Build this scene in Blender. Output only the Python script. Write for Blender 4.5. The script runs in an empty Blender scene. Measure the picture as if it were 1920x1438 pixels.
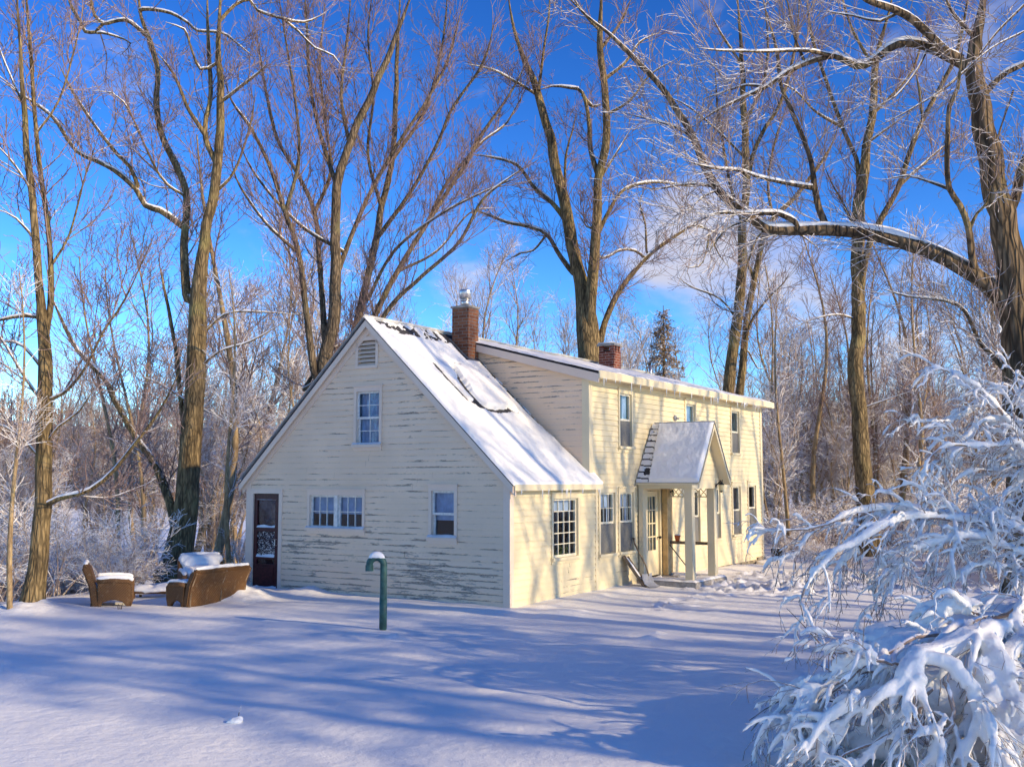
import bpy, bmesh, math, random
import numpy as np
from mathutils import Vector, Matrix
sc = bpy.context.scene
COL = sc.collection
R_ = math.radians
rng = np.random.default_rng(11)
random.seed(5)

# ------------------------------------------------------------------ camera model
W_, H_, F_, CZ = 1920., 1438., 1947., 2.2
PIT = math.atan(181 / 1947.)
CAM = np.array([0, 0, CZ])
def px3(px, py, d):
    """a point of the traced place at world y = d"""
    a = (px - W_ / 2) / F_; b = -(py - H_ / 2) / F_
    v = np.array([a, math.cos(PIT) - b * math.sin(PIT), math.sin(PIT) + b * math.cos(PIT)])
    return CAM + v * (d / v[1])
cam_d = bpy.data.cameras.new('camera'); cam = bpy.data.objects.new('camera', cam_d); COL.objects.link(cam)
cam.location = (0, 0, CZ); cam.rotation_euler = (R_(90) + PIT, 0, 0)
cam_d.sensor_fit = 'HORIZONTAL'; cam_d.sensor_width = 36; cam_d.lens = 36 * F_ / W_
cam_d.clip_end = 3000; cam_d.clip_start = .1
sc.camera = cam
sc.view_settings.view_transform = 'Standard'; sc.view_settings.look = 'None'
sc.view_settings.exposure = 0.16; sc.view_settings.gamma = 1

# ------------------------------------------------------------------ house frame
HA = R_(32.66)
HO = np.array([-0.045, 17.984, 0.])
HX = np.array([math.sin(HA), math.cos(HA), 0]); HY = np.array([-math.cos(HA), math.sin(HA), 0])
def h2w(x, y, z=0.): return HO + HX * x + HY * y + np.array([0, 0, z])
def w2h(x, y):
    q0 = x - HO[0]; q1 = y - HO[1]
    return q0 * HX[0] + q1 * HX[1], q0 * HY[0] + q1 * HY[1]
HROT = math.pi / 2 - HA
SUN_EL, SUN_A = R_(22), R_(3)
sh = -HY * math.cos(SUN_A) + HX * math.sin(SUN_A)
SUN = np.array([sh[0] * math.cos(SUN_EL), sh[1] * math.cos(SUN_EL), math.sin(SUN_EL)])

# ------------------------------------------------------------------ noise
def _hash(ix, iy, iz, seed):
    h = (ix * 374761393 + iy * 668265263 + iz * 2147483647 + seed * 144665) & 0xffffffff
    h = ((h ^ (h >> 13)) * 1274126177) & 0xffffffff
    h = ((h ^ (h >> 16)) * 2246822519) & 0xffffffff
    return ((h ^ (h >> 15)) & 0xffffff) / float(0xffffff)
def vnoise(x, y, z=0., seed=0):
    x, y, z = np.broadcast_arrays(np.asarray(x, float), np.asarray(y, float), np.asarray(z, float))
    fx, fy, fz = np.floor(x), np.floor(y), np.floor(z)
    ix, iy, iz = fx.astype(np.int64), fy.astype(np.int64), fz.astype(np.int64)
    u, v, w = x - fx, y - fy, z - fz
    u = u * u * (3 - 2 * u); v = v * v * (3 - 2 * v); w = w * w * (3 - 2 * w)
    r = 0
    for dx in (0, 1):
        for dy in (0, 1):
            for dz in (0, 1):
                r = r + _hash(ix + dx, iy + dy, iz + dz, seed) * (u if dx else 1 - u) * (v if dy else 1 - v) * (w if dz else 1 - w)
    return r
def fbm(x, y, z=0., seed=0, oct=3):
    s, a, t = 0, 1., 0
    for k in range(oct):
        s = s + a * vnoise(np.asarray(x) * 2 ** k, np.asarray(y) * 2 ** k, np.asarray(z) * 2 ** k, seed + k); t += a; a *= .5
    return s / t
def sstep(a, b, x):
    t = np.clip((np.asarray(x, float) - a) / (b - a), 0, 1); return t * t * (3 - 2 * t)

# ------------------------------------------------------------------ materials
class NT:
    def __init__(s, m):
        m.use_nodes = True; s.t = m.node_tree; s.t.nodes.clear()
    def n(s, typ, props=None, **ins):
        nd = s.t.nodes.new(typ)
        for k, v in (props or {}).items(): setattr(nd, k, v)
        for k, v in ins.items():
            key = int(k[1:]) if k[0] == '_' and k[1:].isdigit() else k.replace('_', ' ')
            sock = nd.inputs[key]
            if hasattr(v, 'is_linked') or isinstance(v, bpy.types.NodeSocket): s.t.links.new(v, sock)
            else: sock.default_value = v
        return nd
    def math(s, op, a, b=0., c=0., clamp=False):
        nd = s.n('ShaderNodeMath', dict(operation=op, use_clamp=clamp), _0=a, _1=b, _2=c); return nd.outputs[0]
    def mapr(s, v, a, b, c=0., d=1., smooth=True):
        nd = s.n('ShaderNodeMapRange', dict(interpolation_type='SMOOTHSTEP' if smooth else 'LINEAR'), Value=v, From_Min=a, From_Max=b, To_Min=c, To_Max=d)
        return nd.outputs[0]
    def mix(s, f, a, b, mode='MIX'):
        nd = s.t.nodes.new('ShaderNodeMix'); nd.data_type = 'RGBA'; nd.blend_type = mode
        for idx, v in ((0, f), (6, a), (7, b)):
            if isinstance(v, bpy.types.NodeSocket): s.t.links.new(v, nd.inputs[idx])
            else:
                nd.inputs[idx].default_value = (tuple(v) + (1,))[:4] if isinstance(v, (tuple, list)) else v
        return nd.outputs[2]
    def noise(s, vec, scale, detail=3., rough=.5, dist=0.):
        nd = s.n('ShaderNodeTexNoise', None, Scale=scale, Detail=detail, Roughness=rough, Distortion=dist)
        if vec is not None: s.t.links.new(vec, nd.inputs['Vector'])
        return nd.outputs['Fac']
    def coord(s, kind='Object'): return s.n('ShaderNodeTexCoord').outputs[kind]
    def scaled(s, vec, sx, sy, sz):
        nd = s.n('ShaderNodeMapping'); s.t.links.new(vec, nd.inputs['Vector']); nd.inputs['Scale'].default_value = (sx, sy, sz); return nd.outputs[0]
    def sep(s, vec):
        nd = s.n('ShaderNodeSeparateXYZ'); s.t.links.new(vec, nd.inputs[0]); return nd.outputs
    def bump(s, h, strength=.5, dist=.01):
        nd = s.n('ShaderNodeBump', None, Strength=strength, Distance=dist); s.t.links.new(h, nd.inputs['Height']); return nd.outputs[0]
    def out(s, col, rough=.8, normal=None, spec=.3, metal=0., **extra):
        b = s.n('ShaderNodeBsdfPrincipled')
        for k, v in (('Base Color', col), ('Roughness', rough), ('Metallic', metal), ('Specular IOR Level', spec)):
            if isinstance(v, bpy.types.NodeSocket): s.t.links.new(v, b.inputs[k])
            else: b.inputs[k].default_value = (tuple(v) + (1,))[:4] if isinstance(v, (tuple, list)) else v
        for k, v in extra.items(): b.inputs[k.replace('_', ' ')].default_value = v
        if normal is not None: s.t.links.new(normal, b.inputs['Normal'])
        o = s.n('ShaderNodeOutputMaterial'); s.t.links.new(b.outputs[0], o.inputs[0]); return b
def newmat(name):
    m = bpy.data.materials.new(name); return m, NT(m)
SNOWC = (.88, .86, .835)
def m_snow(name='snow', b1=.35, fine=55.):
    m, t = newmat(name); c = t.coord('Object')
    n1 = t.noise(c, fine, 4, .6); n2 = t.noise(c, 7., 3, .55)
    h = t.math('ADD', t.math('MULTIPLY', n1, .25), n2)
    col = t.mix(t.noise(c, 2.2, 3), (.865, .845, .805), (.905, .885, .85))
    t.out(col, .55, t.bump(h, b1, .05), .25); return m
def m_plain(name, col, rough=.7, var=.25, scale=12., spec=.3, metal=0., bump=.15):
    m, t = newmat(name); c = t.coord('Object')
    f = t.noise(c, scale, 4, .6)
    d = tuple(x * (1 - var) for x in col); l = tuple(min(1, x * (1 + var)) for x in col)
    t.out(t.mix(t.mapr(f, .3, .7), d, l), rough, t.bump(f, bump, .01), spec, metal); return m
def m_bark(name, dark, light, snow_lo, snow_hi, zs=.25, bumpd=.03, fine=9., furrow=1., windward=0.):
    """bark with snow lying on what faces up"""
    m, t = newmat(name); c = t.coord('Object')
    v = t.scaled(c, 1, 1, zs)
    n1 = t.noise(v, fine, 5, .65, .6); n2 = t.noise(c, 1.3, 3)
    w = t.n('ShaderNodeTexVoronoi', dict(feature='DISTANCE_TO_EDGE'), Scale=fine * 1.6); t.t.links.new(v, w.inputs['Vector'])
    cr = t.mapr(w.outputs['Distance'], 0, .22)
    col = t.mix(t.mapr(n1, .3, .72), dark, light)
    col = t.mix(t.math('MULTIPLY', t.math('SUBTRACT', 1., cr), .55 * furrow), col, tuple(x * .35 for x in dark))
    col = t.mix(t.mapr(n2, .55, .75, 0, .45), col, (light[0] * .85, light[1] * 1.05, light[2] * .8))
    g = t.n('ShaderNodeNewGeometry'); s3 = t.sep(g.outputs['Normal'])
    nz = s3[2]
    if windward: nz = t.math('ADD', nz, t.math('MULTIPLY', s3[0], -windward))
    k = t.math('ADD', nz, t.math('MULTIPLY', t.math('SUBTRACT', t.noise(c, 14., 3), .5), .9))
    f = t.mapr(k, snow_lo, snow_hi)
    h = t.math('ADD', t.math('MULTIPLY', cr, .6 * furrow), n1)
    t.out(t.mix(f, col, SNOWC), .85, t.bump(h, .8, bumpd), .15); return m
def m_clap(name, base, peel, lowpeel, edge=.5, streak=10.):
    """old lapped boards, paint worn to grey wood in streaks"""
    m, t = newmat(name); c = t.coord('Object'); xyz = t.sep(c)
    st = t.scaled(c, 1.1, 1.1, streak)
    n1 = t.noise(st, 1.7, 7, .72, .5)
    n2 = t.noise(t.scaled(c, .5, .5, .9), 1.5, 3)
    n3 = t.noise(t.scaled(c, 6, 6, 30.), 2.5, 3, .7)
    z = xyz[2]
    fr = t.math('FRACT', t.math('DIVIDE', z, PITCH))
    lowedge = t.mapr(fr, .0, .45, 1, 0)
    low = t.mapr(z, 0., 2.0, 1, 0)
    k = t.math('ADD', t.math('ADD', n1, t.math('MULTIPLY', low, lowpeel)), t.math('MULTIPLY', lowedge, edge * .16))
    k = t.math('ADD', k, t.math('MULTIPLY', t.math('SUBTRACT', n2, .5), .5))
    k = t.math('ADD', k, t.math('MULTIPLY', t.math('SUBTRACT', n3, .5), .34))
    f = t.mapr(k, peel, peel + .05)
    wood = t.mix(t.mapr(n3, .35, .65), (.20, .155, .115), (.50, .43, .34))
    pc = t.mix(t.mapr(n2, .3, .7), tuple(x * .9 for x in base), base)
    pc = t.mix(t.mapr(n3, .45, .75, 0, .25), pc, tuple(x * .72 for x in base))
    col = t.mix(f, pc, wood)
    if edge: col = t.mix(t.math('MULTIPLY', t.mapr(fr, .02, .13, .6 * edge, 0), t.mapr(n1, .42, .66, .16, .9)), col, (.30, .25, .20))  # paints the lap shadow and grime along each board's lower edge
    t.out(col, .7, t.bump(t.math('SUBTRACT', t.math('MULTIPLY', n3, .4), f), .5, .006), .25); return m
PITCH = .11
def m_brick(name, brick, mortar):
    m, t = newmat(name); c = t.coord('Object'); xyz = t.sep(c)
    u = t.math('ADD', xyz[0], xyz[1])
    cb = t.n('ShaderNodeCombineXYZ', None, X=u, Y=xyz[2], Z=0.)
    b = t.n('ShaderNodeTexBrick', None, Scale=1., Mortar_Size=.008, Brick_Width=.2, Row_Height=.068, Mortar_Smooth=.2)
    t.t.links.new(cb.outputs[0], b.inputs['Vector'])
    b.inputs['Color1'].default_value = brick + (1,); b.inputs['Color2'].default_value = (brick[0] * .6, brick[1] * .5, brick[2] * .5, 1); b.inputs['Mortar'].default_value = mortar + (1,)
    n = t.noise(c, 9, 4, .7)
    col = t.mix(t.mapr(n, .45, .75, 0, .6), b.outputs['Color'], (.07, .05, .045))
    t.out(col, .9, t.bump(t.math('ADD', t.math('MULTIPLY', b.outputs['Fac'], -1.), t.math('MULTIPLY', n, .4)), .7, .01), .1); return m
def m_glass(name='window_glass', tint=(.75, .85, .95)):
    m, t = newmat(name)
    lw = t.n('ShaderNodeLayerWeight', None, Blend=.5)
    c = t.coord('Object'); nz = t.bump(t.noise(c, 3., 2), .12, .02)
    g = t.n('ShaderNodeBsdfGlossy', None, Color=(.9, .95, 1, 1), Roughness=.02); t.t.links.new(nz, g.inputs['Normal'])
    tr = t.n('ShaderNodeBsdfTransparent', None, Color=tint + (1,))
    f = t.math('ADD', t.math('MULTIPLY', t.math('POWER', lw.outputs[1], 4.), .7), .045, clamp=True)
    mx = t.n('ShaderNodeMixShader', None, _0=f); t.t.links.new(tr.outputs[0], mx.inputs[1]); t.t.links.new(g.outputs[0], mx.inputs[2])
    o = t.n('ShaderNodeOutputMaterial'); t.t.links.new(mx.outputs[0], o.inputs[0]); return m
def m_wicker():
    m, t = newmat('wicker'); c = t.coord('Object'); xyz = t.sep(c)
    u = t.math('ADD', xyz[0], xyz[1])
    a = t.math('SINE', t.math('MULTIPLY', u, 150.)); b = t.math('SINE', t.math('MULTIPLY', xyz[2], 230.))
    wv = t.math('MULTIPLY', a, b); n = t.noise(c, 5, 3)
    col = t.mix(t.mapr(wv, -.6, .6), (.075, .034, .012), (.215, .105, .036))
    col = t.mix(t.mapr(n, .35, .7, 0, .6), col, (.10, .05, .022)); col = t.mix(t.mapr(t.noise(c, 17, 3), .55, .75, 0, .5), col, (.30, .20, .11))
    t.out(col, .6, t.bump(wv, .6, .008), .3); return m
M = {}
M['snow'] = m_snow()
M['ground'] = m_snow('ground_snow', .42, 60.)
M['roofsnow'] = m_snow('roof_snow', .45, 20.)
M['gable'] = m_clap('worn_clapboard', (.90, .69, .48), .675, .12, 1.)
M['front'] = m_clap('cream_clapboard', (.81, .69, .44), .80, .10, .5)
M['trim'] = m_clap('worn_trim', (.86, .68, .52), .74, .10, 0., 2.)
M['trimy'] = m_clap('cream_trim', (.81, .69, .45), .84, .06, 0., 2.)
M['shingle'] = m_plain('asphalt_shingle', (.055, .052, .055), .9, .5, 30, .15)
M['flash'] = m_plain('lead_flashing', (.10, .11, .13), .6, .4, 14)
M['brickd'] = m_brick('chimney_brick', (.30, .12, .06), (.24, .2, .16))
M['brickr'] = m_brick('red_chimney_brick', (.27, .08, .045), (.36, .27, .22))
M['steel'] = m_plain('galvanised_steel', (.62, .6, .57), .35, .15, 18, .5, .9)
M['concrete'] = m_plain('concrete', (.36, .33, .29), .9, .25, 9)
M['glass'] = m_glass()
M['sash'] = m_plain('sash_paint', (.70, .68, .62), .5, .15, 20)
M['sashy'] = m_plain('cream_sash_paint', (.74, .68, .52), .5, .15, 20)
M['curtain'] = m_plain('curtain_cloth', (.72, .73, .76), .9, .12, 6)
M['bluecurtain'] = m_plain('pale_blue_cloth', (.36, .42, .52), .9, .15, 6)
M['screen'] = m_plain('insect_screen', (.17, .165, .15), .8, .2, 60)
M['dark'] = m_plain('dark_interior', (.03, .028, .03), .9, .2, 4)  # near-black, paints the unlit inside
M['floor'] = m_plain('floorboards', (.2, .14, .09), .7, .3, 4)
M['maroon'] = m_plain('maroon_paint', (.06, .013, .014), .45, .35, 16)
M['pipe'] = m_plain('green_pipe_paint', (.035, .095, .085), .5, .3, 14)
M['black'] = m_plain('black_iron', (.015, .014, .013), .5, .3, 20)
M['lampglass'] = m_plain('lamp_glass', (.6, .52, .3), .2, .2, 10)
M['wood'] = m_plain('grey_wood', (.19, .14, .09), .8, .4, 10)
M['ochre'] = m_plain('ochre_paint', (.56, .38, .17), .6, .2, 8)
M['plastic'] = m_plain('grey_plastic', (.30, .31, .34), .5, .2, 10)
M['leaf'] = m_plain('house_plant_leaf', (.10, .13, .03), .6, .5, 20)
M['orange'] = m_plain('orange_plastic', (.5, .12, .03), .5, .2, 10)
M['wicker'] = m_wicker()
M['stone'] = m_plain('foundation_stone', (.30, .25, .17), .9, .4, 7)
M['ice'] = m_plain('ice', (.78, .80, .80), .12, .08, 20, .6)
M['bark'] = m_bark('grey_brown_bark', (.085, .06, .032), (.40, .28, .13), .46, .85, .2, .03, 9.)
M['barkbig'] = m_bark('furrowed_bark', (.075, .054, .036), (.36, .25, .14), .50, .85, .16, .05, 7., 1.2)
M['barkdark'] = m_bark('dark_bark', (.08, .06, .042), (.32, .23, .135), .5, .9, .2, .03, 9.)
M['twig'] = m_bark('bare_twig', (.19, .12, .10), (.34, .23, .19), .55, .9, 1., .005, 6., 0.)
M['twigsnow'] = m_bark('snowy_twig', (.24, .17, .135), (.43, .33, .275), .28, .62, 1., .005, 6., 0.)
M['twigmid'] = m_bark('lightly_snowed_twig', (.19, .12, .10), (.36, .255, .215), .44, .78, 1., .005, 6., 0.)
M['twigheavy'] = m_bark('snow_laden_twig', (.36, .25, .18), (.64, .485, .37), .0, .40, 1., .005, 6., 0.)
M['sapbark'] = m_bark('sapling_bark', (.21, .14, .075), (.50, .36, .19), .35, .85, .3, .01, 8., .4, .25)
M['needle'] = m_plain('russet_needles', (.36, .22, .07), .8, .5, 5)
M['farwood'] = m_bark('far_wood', (.16, .10, .065), (.30, .20, .13), .35, .8, 1., .005, 2., 0.)

# ------------------------------------------------------------------ objects
def link(o, parent=None):
    COL.objects.link(o)
    if parent is not None: o.parent = parent
    return o
def tag(o, label=None, cat=None, group=None, kind=None):
    if label: o['label'] = label
    if cat: o['category'] = cat
    if group: o['group'] = group
    if kind: o['kind'] = kind
    return o
def empty(name, loc=(0, 0, 0), rz=0.):
    o = bpy.data.objects.new(name, None); o.empty_display_size = .2
    o.location = loc; o.rotation_euler = (0, 0, rz); return link(o)
def np_mesh(name, V, Q, mat, parent=None, smooth=True):
    """V (n,3); Q (m,3 or 4) -> one mesh object"""
    me = bpy.data.meshes.new(name); V = np.asarray(V, np.float32); Q = np.asarray(Q, np.int32)
    k = Q.shape[1]
    me.vertices.add(len(V)); me.vertices.foreach_set('co', V.ravel())
    me.loops.add(Q.size); me.loops.foreach_set('vertex_index', Q.ravel())
    me.polygons.add(len(Q)); me.polygons.foreach_set('loop_start', np.arange(len(Q), dtype=np.int32) * k)
    me.polygons.foreach_set('use_smooth', np.full(len(Q), smooth, bool))
    me.update(calc_edges=True); me.validate()
    me.materials.append(mat)
    return link(bpy.data.objects.new(name, me), parent)
class MB:
    def __init__(s): s.v = []; s.f = []
    def add(s, vs, fs):
        b = len(s.v); s.v += [tuple(map(float, p)) for p in vs]; s.f += [tuple(b + i for i in f) for f in fs]; return s
    def box(s, x0, x1, y0, y1, z0, z1):
        return s.add([(x, y, z) for z in (z0, z1) for y in (y0, y1) for x in (x0, x1)],
                     [(0, 2, 3, 1), (4, 5, 7, 6), (0, 1, 5, 4), (2, 6, 7, 3), (0, 4, 6, 2), (1, 3, 7, 5)])
    def prism(s, pts, ax, a0, a1):
        """pts 2D outline, extruded along axis ax ('x','y','z') from a0 to a1"""
        def P(p, a): return {'x': (a, p[0], p[1]), 'y': (p[0], a, p[1]), 'z': (p[0], p[1], a)}[ax]
        n = len(pts)
        return s.add([P(p, a0) for p in pts] + [P(p, a1) for p in pts],
                     [tuple(range(n)), tuple(range(2 * n - 1, n - 1, -1))] + [(i, (i + 1) % n, n + (i + 1) % n, n + i) for i in range(n)])
    def tube(s, pts, rad, n=8, cap=True):
        pts = [Vector(p) for p in pts]; rad = rad if hasattr(rad, '__len__') else [rad] * len(pts)
        b = len(s.v); ref = None
        for i, p in enumerate(pts):
            t = (pts[min(i + 1, len(pts) - 1)] - pts[max(i - 1, 0)]).normalized()
            if ref is None: ref = t.orthogonal().normalized()
            ref = (ref - t * ref.dot(t)).normalized(); q = t.cross(ref)
            for k in range(n):
                a = 2 * math.pi * k / n; c = p + (ref * math.cos(a) + q * math.sin(a)) * rad[i]; s.v.append(tuple(c))
        for i in range(len(pts) - 1):
            for k in range(n):
                s.f.append((b + i * n + k, b + i * n + (k + 1) % n, b + (i + 1) * n + (k + 1) % n, b + (i + 1) * n + k))
        if cap:
            s.f.append(tuple(b + k for k in range(n - 1, -1, -1))); e = b + (len(pts) - 1) * n; s.f.append(tuple(e + k for k in range(n)))
        return s
    def build(s, name, mat, parent=None, smooth=False, bevel=0., fix=True):
        me = bpy.data.meshes.new(name); me.from_pydata(s.v, [], s.f); me.materials.append(mat)
        if fix or bevel:
            bm = bmesh.new(); bm.from_mesh(me)
            bmesh.ops.recalc_face_normals(bm, faces=bm.faces)
            if bevel: bmesh.ops.bevel(bm, geom=list(bm.edges), offset=bevel, segments=2, affect='EDGES', clamp_overlap=True)
            bm.to_mesh(me); bm.free()
        if smooth: me.polygons.foreach_set('use_smooth', [True] * len(me.polygons))
        return link(bpy.data.objects.new(name, me), parent)

# ------------------------------------------------------------------ tubes for trees (vectorised)
def tubes(P, Rr, s=3, bark=0., seed=0):
    """P (N,k,3), Rr (N,k) -> verts, quads"""
    N, k, _ = P.shape
    T = np.gradient(P, axis=1); T /= np.linalg.norm(T, axis=2, keepdims=True) + 1e-9
    mean = P[:, -1] - P[:, 0]; mean /= np.linalg.norm(mean, axis=1, keepdims=True) + 1e-9
    steep = np.abs(mean[:, 2]) > .93
    ref = np.where(steep[:, None], np.array([[0., 1., 0.]]), np.array([[0., 0., 1.]]))[:, None, :]
    S = np.cross(T, ref); S /= np.linalg.norm(S, axis=2, keepdims=True) + 1e-9
    U = np.cross(S, T)
    ang = (np.arange(s) * 2 * math.pi / s + (math.pi / 2 if s < 5 else math.pi / s))
    ca, sa = np.cos(ang), np.sin(ang)
    RR = Rr[:, :, None] * np.ones(s)
    if bark:
        L = np.concatenate([np.zeros((N, 1)), np.cumsum(np.linalg.norm(np.diff(P, axis=1), axis=2), 1)], 1)
        A = np.cos(ang) * 2.5; B = np.sin(ang) * 2.5
        nz = vnoise(A[None, None, :] + seed, B[None, None, :], (L * 1.6)[:, :, None], seed)
        n2 = vnoise(A[None, None, :] * 2.2 + seed, B[None, None, :] * 2.2, (L * 4)[:, :, None], seed + 3)
        RR = RR * (1 + bark * (nz - .5) * 2 + bark * .8 * (n2 - .5))
    V = P[:, :, None, :] + RR[..., None] * (S[:, :, None, :] * ca[None, None, :, None] + U[:, :, None, :] * sa[None, None, :, None])
    idx = np.arange(N * k * s).reshape(N, k, s)
    a = idx[:, :-1, :]; b = np.roll(a, -1, 2); d = idx[:, 1:, :]; c = np.roll(d, -1, 2)
    Q = np.stack([a, b, c, d], -1).reshape(-1, 4)
    return V.reshape(-1, 3), Q
def joinVQ(lst):
    Vs, Qs, b = [], [], 0
    for V, Q in lst: Vs.append(V); Qs.append(Q + b); b += len(V)
    return np.concatenate(Vs), np.concatenate(Qs)
def unit(v): return v / (np.linalg.norm(v, axis=-1, keepdims=True) + 1e-9)
def spawn(P, Rr, n, g, L, ang=(30, 60), npts=5, wig=.12, up=.1, rs=.011, rmin=.003, tmin=.15, tmax=1., droop=0., lfall=.55, relL=None):
    """grow n child branches out of the parent polylines P (N,k,3)"""
    N, k, _ = P.shape
    ln = np.linalg.norm(np.diff(P, axis=1), axis=2).sum(1)
    pi = g.choice(N, n, p=ln / ln.sum())
    t = tmin + (tmax - tmin) * g.random(n)
    f = t * (k - 1); i0 = np.minimum(f.astype(int), k - 2); w = (f - i0)[:, None]
    base = P[pi, i0] * (1 - w) + P[pi, i0 + 1] * w
    rad = Rr[pi, i0] * (1 - w[:, 0]) + Rr[pi, i0 + 1] * w[:, 0]
    d = unit(P[pi, i0 + 1] - P[pi, i0])
    rnd = unit(g.normal(size=(n, 3))); perp = unit(np.cross(d, rnd))
    a = np.radians(g.uniform(ang[0], ang[1], n))[:, None]
    dirn = unit(d * np.cos(a) + perp * np.sin(a) + np.array([0, 0, up * 2]))
    length = g.uniform(L[0], L[1], n) * (1 - lfall * t)
    if relL: length = np.minimum(length, relL * ln[pi])
    C = np.zeros((n, npts, 3)); C[:, 0] = base
    step = (length / (npts - 1))[:, None]
    for j in range(1, npts):
        C[:, j] = C[:, j - 1] + dirn * step
        dirn = unit(dirn + g.normal(size=(n, 3)) * wig + np.array([0, 0, up - droop * j]))
    r0 = np.minimum(rad * .75, np.maximum(rs * length, rmin * 1.3)); tt = np.linspace(0, 1, npts)
    Rc = r0[:, None] * (1 - tt) + rmin * tt
    return C, np.maximum(Rc, rmin)
def spline(pts, step):
    """Catmull-Rom through rows (x,y,z,...)"""
    p = np.asarray(pts, float)
    if len(p) == 2: p = np.array([p[0], (p[0] + p[1]) / 2, p[1]])
    q = np.vstack([2 * p[0] - p[1], p, 2 * p[-1] - p[-2]]); out = []
    for i in range(1, len(q) - 2):
        seg = np.linalg.norm(q[i + 1, :3] - q[i, :3]); m = max(2, int(seg / step))
        for t in np.arange(m) / m:
            out.append(.5 * ((2 * q[i]) + (-q[i - 1] + q[i + 1]) * t + (2 * q[i - 1] - 5 * q[i] + 4 * q[i + 1] - q[i + 2]) * t * t + (-q[i - 1] + 3 * q[i] - 3 * q[i + 1] + q[i + 2]) * t ** 3))
    out.append(q[-2]); return np.array(out)
def resamp(c, k):
    l = np.concatenate([[0], np.cumsum(np.linalg.norm(np.diff(c[:, :3], axis=0), axis=1))]); s = np.linspace(0, l[-1], k)
    return np.stack([np.interp(s, l, c[:, j]) for j in range(c.shape[1])], 1)
# ================================================================== sky and sun
w = bpy.data.worlds.new('World'); sc.world = w; t = NT(w)
SKY_S = .16
sky = t.n('ShaderNodeTexSky', dict(sky_type='NISHITA', sun_disc=False))
sky.sun_elevation = SUN_EL; sky.sun_rotation = math.atan2(SUN[0], SUN[1])
sky.air_density = 1.0; sky.dust_density = .15; sky.ozone_density = 3.0; sky.altitude = 1600
hs = t.n('ShaderNodeHueSaturation', None, Saturation=1.22, Value=1.0, Hue=.503); t.t.links.new(sky.outputs[0], hs.inputs['Color'])
PIV = 2.3
vm = t.n('ShaderNodeVectorMath', dict(operation='SCALE'), Scale=1 / PIV); t.t.links.new(hs.outputs[0], vm.inputs[0])
gm = t.n('ShaderNodeGamma', None, Gamma=1.5); t.t.links.new(vm.outputs[0], gm.inputs[0])
bg = t.n('ShaderNodeBackground', None, Strength=SKY_S * PIV); t.t.links.new(gm.outputs[0], bg.inputs[0])
dirv = t.coord('Generated')
nz = t.noise(t.scaled(dirv, 1, 1, 1.7), 7.5, 6, .58, .35)
mask = None
for cx_, cy_, a0, a1, amp in ((1290, 470, 5.2, 1.5, 1.), (1180, 520, 4.5, .5, .5), (1510, 545, 4., .3, .95), (1650, 610, 7, .5, .6), (1380, 500, 4, .4, .7), (1780, 60, 5, .5, .35), (880, 470, 4.5, .5, .35), (1870, 690, 5, .5, .6)):
    d = px3(cx_, cy_, 100.) - CAM; d = d / np.linalg.norm(d)
    vd = t.n('ShaderNodeVectorMath', dict(operation='DOT_PRODUCT')); t.t.links.new(dirv, vd.inputs[0]); vd.inputs[1].default_value = tuple(d)
    k = t.mapr(vd.outputs['Value'], math.cos(R_(a0)), math.cos(R_(a1)), 0, amp)
    mask = k if mask is None else t.math('MAXIMUM', mask, k)
cf = t.mapr(t.math('ADD', t.math('MULTIPLY', mask, .36), nz), .58, .95, 0, .8)
cbg = t.n('ShaderNodeBackground', None, Color=(.86, .80, .82, 1), Strength=.8)
mx = t.n('ShaderNodeMixShader', None, _0=cf); t.t.links.new(bg.outputs[0], mx.inputs[1]); t.t.links.new(cbg.outputs[0], mx.inputs[2])
o = t.n('ShaderNodeOutputWorld'); t.t.links.new(mx.outputs[0], o.inputs[0])
sl = bpy.data.lights.new('sun', 'SUN'); sl.energy = 4.75; sl.angle = R_(.7); sl.color = (1., .80, .51)
so = bpy.data.objects.new('sun', sl); COL.objects.link(so)
so.rotation_euler = Vector(tuple(SUN)).to_track_quat('Z', 'Y').to_euler(); so.location = (0, 0, 40)

# ================================================================== snowy ground
PATH = [h2w(5.7, -1.5)[:2], h2w(6.2, -2.4)[:2], h2w(6.3, -3.6)[:2], h2w(6.4, -4.6)[:2], h2w(7.2, -5.8)[:2], h2w(8.4, -6.8)[:2], h2w(10., -7.6)[:2], h2w(12, -8.2)[:2]]
gs = np.random.default_rng(4)
STEPS = []
for i in range(len(PATH) - 1):
    a, b = np.array(PATH[i]), np.array(PATH[i + 1]); n = int(np.linalg.norm(b - a) / .13)
    for j in range(n):
        p = a + (b - a) * j / n + gs.normal(size=2) * .27
        STEPS.append((p[0], p[1], math.atan2(b[1] - a[1], b[0] - a[0]) + gs.normal() * .5, .05 + .06 * gs.random()))
for j in range(120):                                    # trodden snow before the porch
    p = h2w(gs.uniform(4.6, 9.2), gs.uniform(-4.2, -1.1)); STEPS.append((p[0], p[1], gs.uniform(0, 3.1), .03 + .05 * gs.random()))
for j in range(14):
    p = h2w(gs.uniform(1.0, 5.), gs.uniform(-3.3, -1.6)); STEPS.append((p[0], p[1], gs.uniform(0, 3.1), .02 + .03 * gs.random()))
LUMPS = [(-5.35, 19.9, .9, .17), (-4.9, 19.5, .6, .13), (-5.9, 19.6, .55, .08), (-3.9, 20.3, .4, .10), (-1.65, 14.75, .11, .07), (-1.45, 14.6, .09, .05),
         (2.05, 15.2, .16, .05), (1.9, 14.7, .14, .05), (3.6, 14.3, .2, .05), (-8.0, 18.0, .6, .1), (-8.35, 17.7, .7, .08), (.9, 17.5, .5, .06), (6.3, 12.4, 1.3, .25), (4.4, 8.6, 1.3, .28)]
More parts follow.
